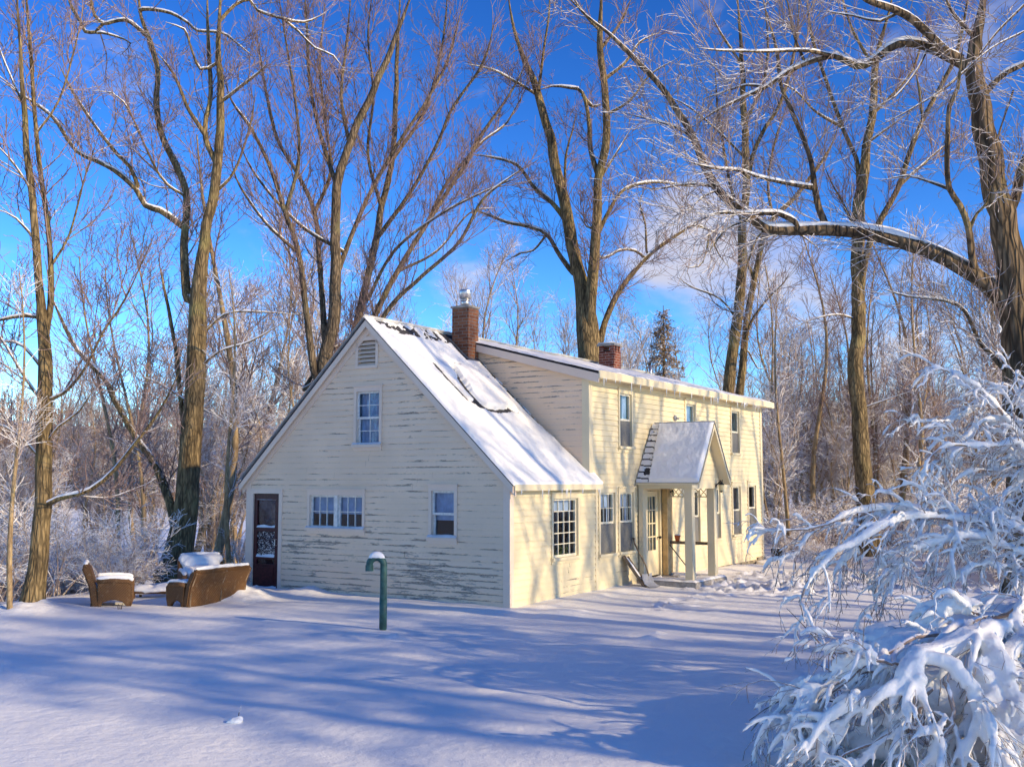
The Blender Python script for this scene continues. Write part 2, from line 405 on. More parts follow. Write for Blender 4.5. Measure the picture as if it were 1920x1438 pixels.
def gz(x, y):
    x = np.asarray(x, float); y = np.asarray(y, float)
    z = .10 * (fbm(x * .35, y * .35, 0, 3) - .5) * sstep(60, 20, y) + .035 * (fbm(x * 1.3, y * 1.3, 0, 8) - .5)
    z = z - 1.5 * sstep(19.3, 40, y - .25 * (x + 8)) * sstep(-5.5, -9, x + (y - 20) * .1) - .35 * sstep(27, 50, y)
    z = z - .35 * sstep(18.2, 22, y) * sstep(-8.2, -10.5, x)
    # level with the house, a soft drift along its walls
    hx, hy = w2h(x, y)
    ins = (hx > .15) & (hx < 12.7) & (hy > .15) & (hy < 6.2)
    dx = np.maximum(np.maximum(-hx, hx - 12.87), 0); dy = np.maximum(np.maximum(-hy, hy - 6.37), 0); dd = np.sqrt(dx * dx + dy * dy)
    near = np.exp(-dd / .9); z = z * (1 - near) + near * (.02 + .055 * fbm(x * 2.1, y * 2.1, 0, 21))
    z = z + .04 * np.exp(-((dd - .35) / .2) ** 2) * (fbm(x * 1.1, y * 1.1, 0, 33))
    return np.where(ins, -.25, z)
xs = np.concatenate([-np.geomspace(14.1, 900, 50)[::-1], np.arange(-14, 14.01, .07), np.geomspace(14.1, 900, 50)])
ys = np.concatenate([-np.geomspace(1, 300, 20)[::-1], np.arange(0, 7, .5), np.arange(7.1, 27, .07), np.geomspace(27.1, 900, 70)])
X, Y = np.meshgrid(xs, ys); Z = gz(X, Y)
for (sx, sy, sa, dp) in STEPS:
    i0, i1 = np.searchsorted(ys, [sy - .6, sy + .6]); j0, j1 = np.searchsorted(xs, [sx - .6, sx + .6])
    dx, dy = X[i0:i1, j0:j1] - sx, Y[i0:i1, j0:j1] - sy
    a = dx * math.cos(sa) + dy * math.sin(sa); b = -dx * math.sin(sa) + dy * math.cos(sa)
    r2 = (a / .17) ** 2 + (b / .085) ** 2
    Z[i0:i1, j0:j1] += -1.5 * dp * np.exp(-r2 ** 1.6) + dp * .6 * np.exp(-((np.sqrt(r2) - 1.6) / .4) ** 2)
for (sx, sy, r, h) in LUMPS:
    q = ((X - sx) ** 2 + (Y - sy) ** 2) / r ** 2; m = q < 9
    Z[m] += h * np.exp(-q[m] * 1.4) * (.55 + .9 * fbm(X[m] * 5, Y[m] * 5, 0, 17))
ny, nx = X.shape; idx = np.arange(nx * ny).reshape(ny, nx)
Q = np.stack([idx[:-1, :-1], idx[:-1, 1:], idx[1:, 1:], idx[1:, :-1]], -1).reshape(-1, 4)
g = np_mesh('snowy_ground', np.stack([X, Y, Z], -1).reshape(-1, 3), Q, M['ground']); tag(g, kind='structure')

# ---- far hills and the woods on them
az = np.linspace(R_(-62), R_(62), 120); rs_ = np.linspace(0, 1, 14)
hv = []
def hill(a, s):
    r = 150 + 230 * s
    top = 14 + 9 * fbm(a * 3.0 + 5, 0, 0, 50) + 6 * fbm(a * 11, 0, 0, 51)
    return r * math.sin(a), r * math.cos(a), -3. + (top + 3) * float(sstep(0, 1, s))
for a in az:
    for s in rs_: hv.append(hill(a, s))
idx = np.arange(len(hv)).reshape(len(az), len(rs_))
Q = np.stack([idx[:-1, :-1], idx[:-1, 1:], idx[1:, 1:], idx[1:, :-1]], -1).reshape(-1, 4)
m, t = newmat('wooded_hillside'); c = t.coord('Object')
t.out(t.mix(t.mapr(t.noise(c, .5, 5, .7), .35, .65), (.30, .21, .13), (.66, .60, .55)), .9, t.bump(t.noise(c, .8, 4, .7), 1., .8), .1)
tag(np_mesh('hills', hv, Q, m), kind='structure')
gf = np.random.default_rng(77)
nT = 1500
a = gf.uniform(R_(-34), R_(34), nT); s = gf.random(nT) ** .7
B = np.array([hill(x, y) for x, y in zip(a, s)]); hgt = gf.uniform(5, 9, nT)
P = np.stack([B, B + np.stack([gf.normal(size=nT) * .3, gf.normal(size=nT) * .3, hgt], 1)], 1)
P = np.stack([P[:, 0], P.mean(1), P[:, 1]], 1); Rr = np.stack([np.full(nT, .22), np.full(nT, .13), np.full(nT, .05)], 1)
c1, r1 = spawn(P, Rr, nT * 16, gf, (2., 4.2), (30, 65), 3, .15, .15, .03, .07, .15)
V, Q = joinVQ([tubes(P, Rr, 3), tubes(c1, r1, 3)])
tag(np_mesh('far_woods', V, Q, M['farwood'], smooth=False), kind='stuff')
# ================================================================== the house
house = empty('farmhouse', tuple(HO), HROT)
tag(house, 'old cream clapboard farmhouse with peeling gable wall and snow on its roof', 'house')
LEN, WID, EAVE, RIDGE, S_ = 12.87, 6.37, 2.2, 5.2, .94
XD, DZ0, DZ1 = 2.87, 4.30, 5.15           # dormer: start, front eave height, height at the ridge
DS = (DZ1 - DZ0) / 3.19
def slots(a0, a1, z0, z1, holes):
    """the parts of a board a0..a1 that no opening cuts"""
    iv = [(a0, a1)]
    for (h0, h1, y0, y1) in holes:
        if y1 <= z0 + 1e-4 or y0 >= z1 - 1e-4: continue
        nx_ = []
        for (p, q) in iv:
            if h1 <= p or h0 >= q: nx_.append((p, q)); continue
            if h0 > p: nx_.append((p, h0))
            if h1 < q: nx_.append((h1, q))
        iv = nx_
    return iv
def boards(mp, lim, z0, z1, holes, mb, jit=.0):
    """lapped boards; mp(a,out,z) -> point; lim(z) -> list of (a0,a1)"""
    z = z0; k = 0
    while z < z1 - .005:
        zt = min(z + PITCH, z1)
        lo, hi = lim(z + .001), lim(zt - .001)
        if lo and hi:
            for (p, q) in slots(lo[0], lo[1], z, zt, holes):
                pt, qt = (p if p > lo[0] else hi[0]), (q if q < lo[1] else hi[1])
                # break long boards into pieces so that joints and slight warps show
                cuts = [p]; 
                while q - cuts[-1] > 3.6: cuts.append(cuts[-1] + random.uniform(1.6, 3.0))
                cuts.append(q)
                for c0, c1 in zip(cuts[:-1], cuts[1:]):
                    e0, e1 = (pt if c0 == p else c0), (qt if c1 == q else c1)
                    o0 = .020 + random.uniform(-.003, .004); o1 = .020 + random.uniform(-.003, .004); g_ = .0012
                    v = [mp(c0 + g_, o0, z), mp(c1 - g_, o1, z), mp(e1 - g_, .003, zt), mp(e0 + g_, .003, zt), mp(c0 + g_, .0, z), mp(c1 - g_, .0, z)]
                    mb.add(v, [(0, 1, 2, 3), (4, 5, 1, 0)])
        z = zt
    return mb
def mp_g(a, o, z): return (-o, a, z)
def mp_f(a, o, z): return (a, -o, z)
def wbox(mb, mp, a0, a1, o0, o1, z0, z1):
    return mb.add([mp(a, o, z) for z in (z0, z1) for o in (o0, o1) for a in (a0, a1)],
                  [(0, 2, 3, 1), (4, 5, 7, 6), (0, 1, 5, 4), (2, 6, 7, 3), (0, 4, 6, 2), (1, 3, 7, 5)])
GW = dict(attic=(2.9, 3.47, 2.87, 3.88), dbl=(3.29, 4.64, 1.28, 1.91), single=(1.15, 1.66, 1.18, 2.01), door=(5.47, 6.20, .02, 1.93), vent=(3.01, 3.45, 4.37, 4.86))
FW = dict(multi=(1.45, 2.38, .78, 1.86), p1=(3.29, 3.94, .74, 1.95), p2=(4.15, 4.79, .74, 1.95), up=(4.19, 4.74, 2.9, 4.0), upm=(7.63, 8.18, 2.9, 3.99), upr=(10.58, 11.13, 2.9, 3.99),
          l1=(7.85, 8.38, .74, 1.95), l2=(9.15, 9.70, .77, 2.0), l3=(10.58, 11.13, .81, 2.04), l4=(11.74, 12.31, .86, 2.06), door=(5.37, 6.1, .13, 1.97))
gh, fh = list(GW.values()), list(FW.values())
def lim_g(z):
    if z < EAVE: return (0., WID)
    q = (z - EAVE) / S_; return (q, WID - q) if q < WID / 2 else None
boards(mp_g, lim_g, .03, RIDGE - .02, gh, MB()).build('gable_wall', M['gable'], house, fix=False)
mb = boards(mp_f, lambda z: (0., LEN), .03, 2.21, fh, MB()); boards(mp_f, lambda z: (XD, LEN), 2.21, DZ0 + .02, fh, mb)
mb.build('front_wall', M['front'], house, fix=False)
def mp_d(a, o, z): return (XD - o, a, z)
def lim_d(z):
    y0 = 0. if z < DZ0 else (z - DZ0) / DS; y1 = min((z - 2.26) / S_, 2.75)
    return (y0, y1) if y1 > y0 + .02 else None
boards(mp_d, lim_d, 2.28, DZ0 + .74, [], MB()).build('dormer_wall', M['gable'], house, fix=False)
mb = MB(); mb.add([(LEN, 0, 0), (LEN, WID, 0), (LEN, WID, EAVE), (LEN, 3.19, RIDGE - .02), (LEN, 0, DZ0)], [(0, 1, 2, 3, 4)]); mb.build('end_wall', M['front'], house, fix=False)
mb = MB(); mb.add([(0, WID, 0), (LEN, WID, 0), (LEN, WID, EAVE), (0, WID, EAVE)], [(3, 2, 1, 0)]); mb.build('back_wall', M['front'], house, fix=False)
MB().box(.05, LEN - .05, .05, WID - .05, .02, .08).box(XD, LEN - .05, .1, WID - .6, 2.4, 2.5).box(.1, XD, .3, WID - .3, 2.3, 2.34).build('floor', M['floor'], house)
MB().box(XD + .6, XD + .66, .1, 3.2, .1, 2.3).box(.1, LEN - .1, 3.3, 3.36, .1, 2.3).box(XD, LEN - .1, 1.9, 1.96, 2.5, 4.7).box(1.9, 1.95, .2, 6.1, .1, 2.3).box(.9, .95, 1.6, 4.8, 2.4, 3.5).build('partition', M['dark'], house)
# corner boards, friezes, water table
mb = MB()
mb.box(-.028, 0., -.028, .11, .0, 2.17).box(.0, .10, -.028, 0., .0, 2.17)
mb.build('corner_board', M['trim'], house)
MB().box(-.028, .0, 6.27, 6.40, .0, 2.2).build('corner_board', M['trim'], house)
MB().box(XD - .028, XD, -.028, .13, 2.32, DZ0).box(XD, XD + .12, -.028, 0, 2.32, DZ0).build('corner_board', M['trimy'], house)
MB().box(LEN - .12, LEN + .028, -.028, 0, .0, DZ0).build('corner_board', M['trimy'], house)
MB().box(3.10, 3.17, -.022, -.002, .03, 2.12).build('joint_batten', M['trimy'], house)
MB().box(XD + .13, LEN - .13, -.026, 0, DZ0 - .17, DZ0 + .0).build('frieze_board', M['trimy'], house)
MB().box(.11, XD, -.024, 0, 2.06, 2.17).build('frieze_board', M['trimy'], house)
mb = MB()                                               # rake boards along the gable
for sgn in (0, 1):
    def Y(y): return WID - y if sgn else y
    for (o0, o1, d0, d1) in ((.0, .03, .0, .15), (.03, .06, .0, .07)):
        pts = [(Y(-.14), EAVE - .14 * S_), (Y(3.185), EAVE + 3.185 * S_), (Y(3.185), EAVE + 3.185 * S_ - d1 * 1.37), (Y(-.14), EAVE - .14 * S_ - d1 * 1.0)]
        mb.prism(pts, 'x', -o1, -o0 - .0005)
mb.prism([(-.15, EAVE - .15 * S_ + .046), (3.185, EAVE + 3.185 * S_ + .046), (3.185, EAVE + 3.185 * S_ - .085), (-.15, EAVE - .15 * S_ - .085)], 'x', -.126, -.101)
mb.prism([(WID + .15, EAVE - .15 * S_ + .046), (3.187, EAVE + 3.185 * S_ + .046), (3.187, EAVE + 3.185 * S_ - .085), (WID + .15, EAVE - .15 * S_ - .085)], 'x', -.126, -.101)
mb.build('rake_board', M['trim'], house)
MB().box(12.3, LEN + .03, -.05, .0, -.1, .12).box(9.0, 12.3, -.035, .0, -.1, .07).build('foundation', M['stone'], house)
# ---------------------------------------------------------------- roof
roof = empty('roof'); roof.parent = house
def roofslab(mb, x0, x1, y0, z0, y1, z1, th=.024):
    mb.prism([(y0, z0), (y1, z1), (y1, z1 - th), (y0, z0 - th)], 'x', x0, x1)
mb = MB()
roofslab(mb, -.135, 3.10, -.16, EAVE - .16 * S_ + .07, 3.19, RIDGE + .07)
roofslab(mb, -.135, LEN + .15, WID + .16, EAVE - .16 * S_ + .07, 3.192, RIDGE + .07)
mb.build('cape_slope', M['shingle'], roof)
mb = MB(); roofslab(mb, XD - .12, LEN + .22, -.30, DZ0 - .30 * DS + .07, 2.78, DZ0 + 2.78 * DS + .07); roofslab(mb, XD + .25, LEN + .22, 2.78, DZ0 + 2.78 * DS + .07, 3.19, DZ1 + .07)
mb.build('dormer_slope', M['shingle'], roof)
mb = MB()
roofslab(mb, -.10, 3.09, -.15, EAVE - .15 * S_ + .045, 3.15, EAVE + 3.15 * S_ + .045, .05); roofslab(mb, -.10, LEN + .14, WID + .15, EAVE - .15 * S_ + .045, 3.22, EAVE + 3.15 * S_ + .045, .05)
roofslab(mb, XD - .10, LEN + .21, -.29, DZ0 - .29 * DS + .045, 2.76, DZ0 + 2.76 * DS + .045, .05)
mb.build('roof_deck', M['trimy'], roof)
mb = MB(); mb.box(XD - .13, LEN + .225, -.325, -.302, DZ0 - .115, DZ0 + .035); mb.box(-.1, 3.12, -.185, -.162, EAVE - .185, EAVE - .075)
mb.build('fascia', M['trimy'], roof)
mb = MB(); mb.prism([(-.30, DZ0 - .30 * DS + .046), (2.75, DZ0 + 2.75 * DS + .046), (2.75, DZ0 + 2.75 * DS - .10), (-.30, DZ0 - .30 * DS - .13)], 'x', XD - .128, XD - .102); mb.build('dormer_rake', M['trim'], roof)
MB().box(XD, LEN + .2, -.30, -.03, DZ0 - .10, DZ0 - .085).build('soffit', M['trimy'], roof)
# snow lying on the near slope, with bare strips and slits
def seg_d(px_, py_, pts):
    d = np.full(np.shape(px_), 9.)
    for (ax, ay), (bx, by) in zip(pts[:-1], pts[1:]):
        ux, uy = bx - ax, by - ay; tt = np.clip(((px_ - ax) * ux + (py_ - ay) * uy) / (ux * ux + uy * uy), 0, 1)
        d = np.minimum(d, np.hypot(px_ - ax - tt * ux, (py_ - ay - tt * uy) * 1.37))
    return d
def grid_obj(name, xs, ys, zf, mat, parent):
    X, Y = np.meshgrid(xs, ys); V = zf(X, Y); ny, nx = X.shape; idx = np.arange(nx * ny).reshape(ny, nx)
    Q = np.stack([idx[:-1, :-1], idx[:-1, 1:], idx[1:, 1:], idx[1:, :-1]], -1).reshape(-1, 4)
    return np_mesh(name, V.reshape(-1, 3), Q, mat, parent)
def cape_snow(X, Y):
    th = .012 + .05 * fbm(X * 1.1, Y * 1.3, 0, 61) + .02 * fbm(X * 6, Y * 6, 0, 62)
    # thick slab that is sliding
    ins = sstep(1.12, 1.25, X - .12 * np.sin(Y * 5)) * sstep(2.5, 2.35, X - .1 * np.sin(Y * 4)) * sstep(1.34, 1.42, Y) * sstep(2.45, 2.15, Y)
    th = th + ins * .06
    d = np.minimum(seg_d(X, Y, [(.86, 2.28), (.83, 1.95), (.86, 1.52)]) - .012, seg_d(X, Y, [(1.36, 2.25), (1.22, 1.94), (1.15, 1.68), (1.17, 1.4), (1.3, 1.33)]) - .03)
    d = np.minimum(d, seg_d(X, Y, [(1.25, 1.33), (1.6, 1.31), (2.1, 1.36)]) - .012)
    for (a, b) in (((.95, 1.46), (1.12, 1.45)), ((1.0, 1.38), (1.15, 1.375)), ((2.2, 2.25), (2.25, 2.1)), ((1.6, 2.4), (1.75, 2.38)), ((2.15, 1.42), (2.25, 1.33))): d = np.minimum(d, seg_d(X, Y, [a, b]) + .004)
    d = d + .035 * (fbm(X * 9, Y * 9, 0, 66) - .5)
    th = np.where(d < .062, -.035, th)
    # bare flashing beside the dormer cheek and the ridge, round the chimney
    edge = 2.86 - .20 * sstep(.0, 2.2, Y) - .10 * (fbm(Y * 5, X * 2, 0, 63) - .3)
    th = np.where((X > edge) & (Y > .12), -.03 + .05 * (fbm(X * 9, Y * 9, 0, 64) > .60), th)
    rid = 3.09 - .17 * sstep(.15, .6, X) - .12 * (fbm(X * 5, Y * 3, 0, 65) - .35)
    th = np.where((Y > rid) & (X > .1), -.03 + .045 * (fbm(X * 10, Y * 12, 0, 69) > .52), th)
    th = np.where((X > 2.2) & (Y > 2.5), -.03, th)
    e = np.minimum(np.minimum(X + .14, 3.12 - X), np.minimum(Y + .18, 3.23 - Y) * 1.3)
    th = th * np.clip(e / .03, 0, 1) ** .5
    n = np.array([-S_, 1.]) / math.hypot(S_, 1)
    return np.stack([X, Y + n[0] * th, EAVE + .073 + S_ * Y + n[1] * th], -1)
grid_obj('snow_cover', np.arange(-.14, 3.121, .02), np.arange(-.18, 3.231, .02), cape_snow, M['roofsnow'], roof)
def dorm_snow(X, Y):
    th = .02 + .05 * fbm(X * 1.2, Y * 1.2, 0, 71) + .03 * fbm(X * 7, Y * 7, 0, 72)
    th = th * np.where(fbm(X * 1.7, Y * .9, 0, 73) > .68, .25, 1)
    e = np.minimum(np.minimum(X - XD + .16, LEN + .25 - X), np.minimum(Y + .33, 9))
    th = th * np.clip(e / .07, 0, 1) ** .5
    Yc = np.minimum(Y, 3.19)
    return np.stack([X, Y, DZ0 + DS * Yc + .073 + th], -1)
grid_obj('snow_cover', np.arange(XD - .15, LEN + .245, .04), np.arange(-.32, 3.2, .04), dorm_snow, M['roofsnow'], roof)
def back_snow(X, Y):
    th = .06 + .05 * fbm(X * 1.2, Y * 1.2, 0, 75); return np.stack([X, Y, RIDGE + .07 - S_ * (Y - 3.19) + th], -1)
grid_obj('snow_cover', np.arange(-.13, LEN + .2, .12), np.arange(3.2, WID + .2, .12), back_snow, M['roofsnow'], roof)
gi = np.random.default_rng(9)
for i in range(46):                                     # icicles along the eaves
    if i < 36: x = gi.uniform(XD, LEN + .1); y, z = -.318, DZ0 - .11
    else: x = gi.uniform(0, 3.); y, z = -.18, EAVE - .18
    L_ = gi.uniform(.05, .2) * (1.3 if gi.random() < .2 else 1)
    MB().tube([(x, y, z + .02), (x, y, z - L_ * .5), (x + .004, y, z - L_)], [.013, .008, .002], 6).build('icicle', M['ice'], roof, True)
# ---------------------------------------------------------------- windows
def win(mp, box, style, name='window'):
    a0, a1, z0, z1 = box; yel = mp is mp_f
    tm = M['trimy'] if yel else M['trim']; sm = M['sashy'] if yel else M['sash']
    r = empty(name); r.parent = house
    c = .062; f = MB()
    wbox(f, mp, a0 - c, a0, -.09, .034, z0 - .02, z1); wbox(f, mp, a1, a1 + c, -.09, .034, z0 - .02, z1); wbox(f, mp, a0 - c, a1 + c, -.09, .036, z1, z1 + .095); wbox(f, mp, a0 - c - .02, a1 + c + .02, .0, .06, z1 + .095, z1 + .12)
    wbox(f, mp, a0 - c, a1 + c, -.09, .03, z0 - .115, z0 - .055)
    f.build('window_frame', tm, r)
    s = MB(); wbox(s, mp, a0 - c - .015, a1 + c + .015, -.09, .075, z0 - .055, z0); s.build('sill', tm, r)
    S = MB(); G = MB(); st = .038
    def sash(b0, b1, y0, y1, o0, o1, cols, rows):
        wbox(S, mp, b0, b0 + st, o0, o1, y0, y1); wbox(S, mp, b1 - st, b1, o0, o1, y0, y1)
        wbox(S, mp, b0 + st, b1 - st, o0, o1, y0, y0 + st * 1.15); wbox(S, mp, b0 + st, b1 - st, o0, o1, y1 - st, y1)
        for i in range(1, cols): p = b0 + st + (b1 - b0 - 2 * st) * i / cols; wbox(S, mp, p - .008, p + .008, o0 + .004, o1 - .003, y0 + st, y1 - st)
        for i in range(1, rows): p = y0 + st + (y1 - y0 - 2 * st) * i / rows; wbox(S, mp, b0 + st, b1 - st, o0 + .006, o1 - .005, p - .008, p + .008)
        om = (o0 + o1) / 2; G.add([mp(b0 + st * .5, om, y0 + st * .5), mp(b1 - st * .5, om, y0 + st * .5), mp(b1 - st * .5, om, y1 - st * .5), mp(b0 + st * .5, om, y1 - st * .5)], [(0, 1, 2, 3)])
    def cloth(y0, y1, mat, o=-.13, b0=a0, b1=a1, wav=.012, nm='curtain', n=40, gap=0.):  # real curtains, and flat dark sheets that paint the unlit room behind
        xs = np.linspace(b0 - .02, b1 + .02, n); vs = []
        for z in (y0, y1): vs += [mp(x, o + wav * math.sin(x * 70) + wav * .7 * math.sin(x * 31 + 1), z) for x in xs]
        fs = [(i, i + 1, n + i + 1, n + i) for i in range(n - 1) if not (gap and abs((xs[i] + xs[i + 1]) / 2 - (b0 + b1) / 2) < gap)]
        MB().add(vs, fs).build(nm, mat, r, True, fix=False)
    zm = (z0 + z1) / 2
    if style == 'attic':
        sash(a0, a1, zm - .02, z1, -.045, -.012, 2, 2); sash(a0, a1, z0, zm + .02, -.08, -.047, 2, 2); cloth(z0, z1, M['bluecurtain'], -.13)
    elif style == 'dbl':
        m_ = (a0 + a1) / 2; wbox(S, mp, m_ - .045, m_ + .045, -.08, .02, z0, z1)
        for b0, b1 in ((a0, m_ - .045), (m_ + .045, a1)): sash(b0, b1, z0, z1, -.06, -.025, 3, 2)
        cloth(z0 + .27, z1, M['bluecurtain'], -.11, wav=.006)
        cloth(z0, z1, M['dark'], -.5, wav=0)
    elif style == 'single':
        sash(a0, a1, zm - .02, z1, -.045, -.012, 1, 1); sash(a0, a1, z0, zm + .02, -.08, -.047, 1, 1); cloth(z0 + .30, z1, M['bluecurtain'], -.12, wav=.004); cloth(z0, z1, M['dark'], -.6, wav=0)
    elif style == 'multi':
        sash(a0, a1, z0, z1, -.05, -.015, 4, 5); cloth(z1 - .24, z1, M['curtain'], -.12, wav=.014)
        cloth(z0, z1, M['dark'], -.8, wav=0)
        pl = MB(); gp = np.random.default_rng(3)
        for k in range(70):
            x = gp.uniform(a0 + .05, a1 - .05); z = z0 + .02 + .24 * gp.random() ** 1.5; o = -.15 - .12 * gp.random(); q = gp.normal(size=3) * .05; q2 = gp.normal(size=3) * .03
            b = np.array(mp(x, o, z)); pl.add([b, b + q, b + q + q2, b + q2], [(0, 1, 2, 3)])
        pl.build('plant', M['leaf'], r, fix=False)
    elif style == 'pair':
        sash(a0, a1, zm - .02, z1, -.045, -.012, 3, 2); sash(a0, a1, z0, zm + .02, -.08, -.047, 3, 2)
        cloth(z1 - .30, z1, M['curtain'], -.12); cloth(z0 + .55, z1 - .3, M['curtain'], -.12, a0, a0 + .1); cloth(z0 + .55, z1 - .3, M['curtain'], -.12, a1 - .12, a1)
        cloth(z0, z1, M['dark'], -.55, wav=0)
        q = MB(); wbox(q, mp, a0 + .02, a1 - .02, -.012, -.009, z0 + .01, zm - .03); q.build('insect_screen', M['screen'], r)
    else:
        sash(a0, a1, zm - .02, z1, -.045, -.012, 1, 1); sash(a0, a1, z0, zm + .02, -.08, -.047, 1, 1)
        if style == 'curt': cloth(zm - .1, z1, M['curtain'], -.12, wav=.02, gap=.06); 
        else: cloth(zm + .05, z1, M['bluecurtain'], -.16, a0, a0 + .14)
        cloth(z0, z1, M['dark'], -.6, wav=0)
        q = MB(); wbox(q, mp, a0 + .02, a1 - .02, -.012, -.009, z0 + .01, zm - .03); q.build('insect_screen', M['screen'], r)
    S.build('sash', sm, r); G.build('pane', M['glass'], r, fix=False)
    if style in ('attic', 'dbl', 'single'):
        xs = np.linspace(a0 - .07, a1 + .07, 30); vs = []
        h = .02 + .035 * vnoise(xs * 9, 0, 0, int(a0 * 100))
        for q, o in ((0, .0), (1, .035), (2, .078)): vs += [mp(x, o - .02 * (q == 0), z0 + .003 + hh * (1 if q == 1 else (.7 if q == 0 else 0))) for x, hh in zip(xs, h)]
        MB().add(vs, [(k * 30 + i, k * 30 + i + 1, k * 30 + 31 + i, k * 30 + 30 + i) for k in (0, 1) for i in range(29)]).build('snow_on_sill', M['snow'], r, True)
    return r
win(mp_g, GW['attic'], 'attic'); win(mp_g, GW['dbl'], 'dbl'); win(mp_g, GW['single'], 'single')
win(mp_f, GW['attic'] and FW['multi'], 'multi'); win(mp_f, FW['p1'], 'pair'); win(mp_f, FW['p2'], 'pair')
for k in ('up', 'upm'): win(mp_f, FW[k], 'curt')
for k in ('upr', 'l1', 'l2', 'l3', 'l4'): win(mp_f, FW[k], 'plain')
# louvred attic vent
a0, a1, z0, z1 = GW['vent']; vt = empty('attic_vent'); vt.parent = house
f = MB(); wbox(f, mp_g, a0 - .06, a0, -.05, .03, z0, z1); wbox(f, mp_g, a1, a1 + .06, -.05, .03, z0, z1); wbox(f, mp_g, a0 - .06, a1 + .06, -.05, .032, z1, z1 + .07); wbox(f, mp_g, a0 - .06, a1 + .06, -.05, .045, z0 - .05, z0); f.build('vent_frame', M['trim'], vt)
for i in range(6):
    z = z0 + .01 + i * .08; MB().prism([(.026, z), (-.045, z + .062), (-.045, z + .05), (.026, z - .012)], 'y', a0, a1).build('slat', M['trim'], vt).location = (0, 0, 0)
for o in vt.children:
    if o.name.startswith('slat'):
        for v in o.data.vertices: v.co.x = -v.co.x
        o.data.flip_normals()
b = MB(); wbox(b, mp_g, a0, a1, -.08, -.06, z0, z1); b.build('backing', M['dark'], vt)
# maroon storm door on the gable
a0, a1, z0, z1 = GW['door']; dr = empty('storm_door'); dr.parent = house
f = MB(); wbox(f, mp_g, a0 - .09, a0, -.09, .034, .0, z1); wbox(f, mp_g, a1, a1 + .07, -.09, .034, 0, z1); wbox(f, mp_g, a0 - .09, a1 + .07, -.09, .036, z1, z1 + .09); f.build('door_frame', M['trim'], dr)
L = MB(); s_ = .095
wbox(L, mp_g, a0 + .01, a0 + s_ + .03, -.05, .0, z0 + .03, z1 - .01); wbox(L, mp_g, a1 - s_, a1 - .01, -.05, .0, z0 + .03, z1 - .01)
for (p, q) in ((.05, .52), (1.17, 1.25), (1.80, z1 - .01), (.62, .66)): wbox(L, mp_g, a0 + s_ + .03, a1 - s_, -.048, -.002, p, q)
wbox(L, mp_g, a0 + s_ + .05, a1 - s_ - .02, -.05, .008, .14, .46)
L.build('door_leaf', M['maroon'], dr)
G = MB(); wbox(G, mp_g, a0 + s_ + .03, a1 - s_, -.03, -.026, .52, 1.80); G.build('pane', M['glass'], dr)
f = MB(); wbox(f, mp_g, a0, a1, -.13, -.11, z0, z1); f.build('inner_door', M['maroon'], dr)
SN = MB(); gq = np.random.default_rng(31)
for (zb, w0, w1, hh) in ((1.25, a0 + s_ + .03, a1 - s_, .05), (.66, a0 + s_ + .03, a1 - s_, .05), (.05, a0 + .06, a1 - .02, .07), (1.805, a0 + .1, a1 - .09, .012)):
    xs = np.linspace(w0, w1, 18); h = hh * (.5 + vnoise(xs * 14, zb * 9, 0, 7)); vs = []
    for q, o in ((0, -.024), (1, -.008), (2, .012)): vs += [mp_g(x, o, zb + (h_ if q < 2 else 0) * (1 if q == 0 else .7)) for x, h_ in zip(xs, h)]
    SN.add(vs, [(k * 18 + i, k * 18 + i + 1, k * 18 + 19 + i, k * 18 + 18 + i) for k in (0, 1) for i in range(17)])
for k in range(330):                                    # flakes stuck on the lower glass
    x = gq.uniform(a0 + s_ + .03, a1 - s_); z = .68 + .5 * gq.random() ** 1.6; r = gq.uniform(.003, .010)
    SN.add([mp_g(x - r, -.0255, z - r * .7), mp_g(x + r, -.0255, z - r * .5), mp_g(x + r * .8, -.0255, z + r), mp_g(x - r * .6, -.0255, z + r), mp_g(x, -.0255 + r, z)], [(0, 1, 4), (1, 2, 4), (2, 3, 4), (3, 0, 4)])
SN.build('stuck_snow', M['snow'], dr, True)
MB().tube([mp_g(a0 + .07, .0, 1.02), mp_g(a0 + .07, .05, 1.02), mp_g(a0 + .07, .05, .9), mp_g(a0 + .07, .0, .9)], .009).build('handle', M['steel'], dr)
st_ = MB(); wbox(st_, mp_g, a0 - .05, a1 + .05, .0, .30, -.1, .03); st_.build('door_step', M['concrete'], dr)
# front door with tall glazing
a0, a1, z0, z1 = FW['door']; dr = empty('front_door'); dr.parent = house
f = MB(); wbox(f, mp_f, a0 - .08, a0, -.09, .03, z0, z1); wbox(f, mp_f, a1, a1 + .06, -.09, .03, z0, z1); wbox(f, mp_f, a0 - .08, a1 + .06, -.09, .032, z1, z1 + .08); f.build('door_frame', M['trimy'], dr)
L = MB(); wbox(L, mp_f, a0 + .01, a0 + .14, -.06, -.015, z0 + .01, z1 - .01); wbox(L, mp_f, a1 - .14, a1 - .01, -.06, -.015, z0 + .01, z1 - .01)
wbox(L, mp_f, a0 + .14, a1 - .14, -.06, -.015, z0 + .01, z0 + .55); wbox(L, mp_f, a0 + .14, a1 - .14, -.06, -.015, z1 - .13, z1 - .01)
for i in (1, 2): p = a0 + .14 + (a1 - a0 - .28) * i / 3; wbox(L, mp_f, p - .012, p + .012, -.055, -.02, z0 + .55, z1 - .13)
for i in (1, 2, 3): p = z0 + .55 + (z1 - z0 - .68) * i / 4; wbox(L, mp_f, a0 + .14, a1 - .14, -.054, -.022, p - .011, p + .011)
L.build('door_leaf', M['trimy'], dr)
G = MB(); wbox(G, mp_f, a0 + .14, a1 - .14, -.04, -.036, z0 + .55, z1 - .13); G.build('pane', M['glass'], dr)
cz = MB(); wbox(cz, mp_f, a0 + .12, a0 + .42, -.09, -.085, z0 + .5, z1 - .1); cz.build('curtain', M['ochre'], dr)
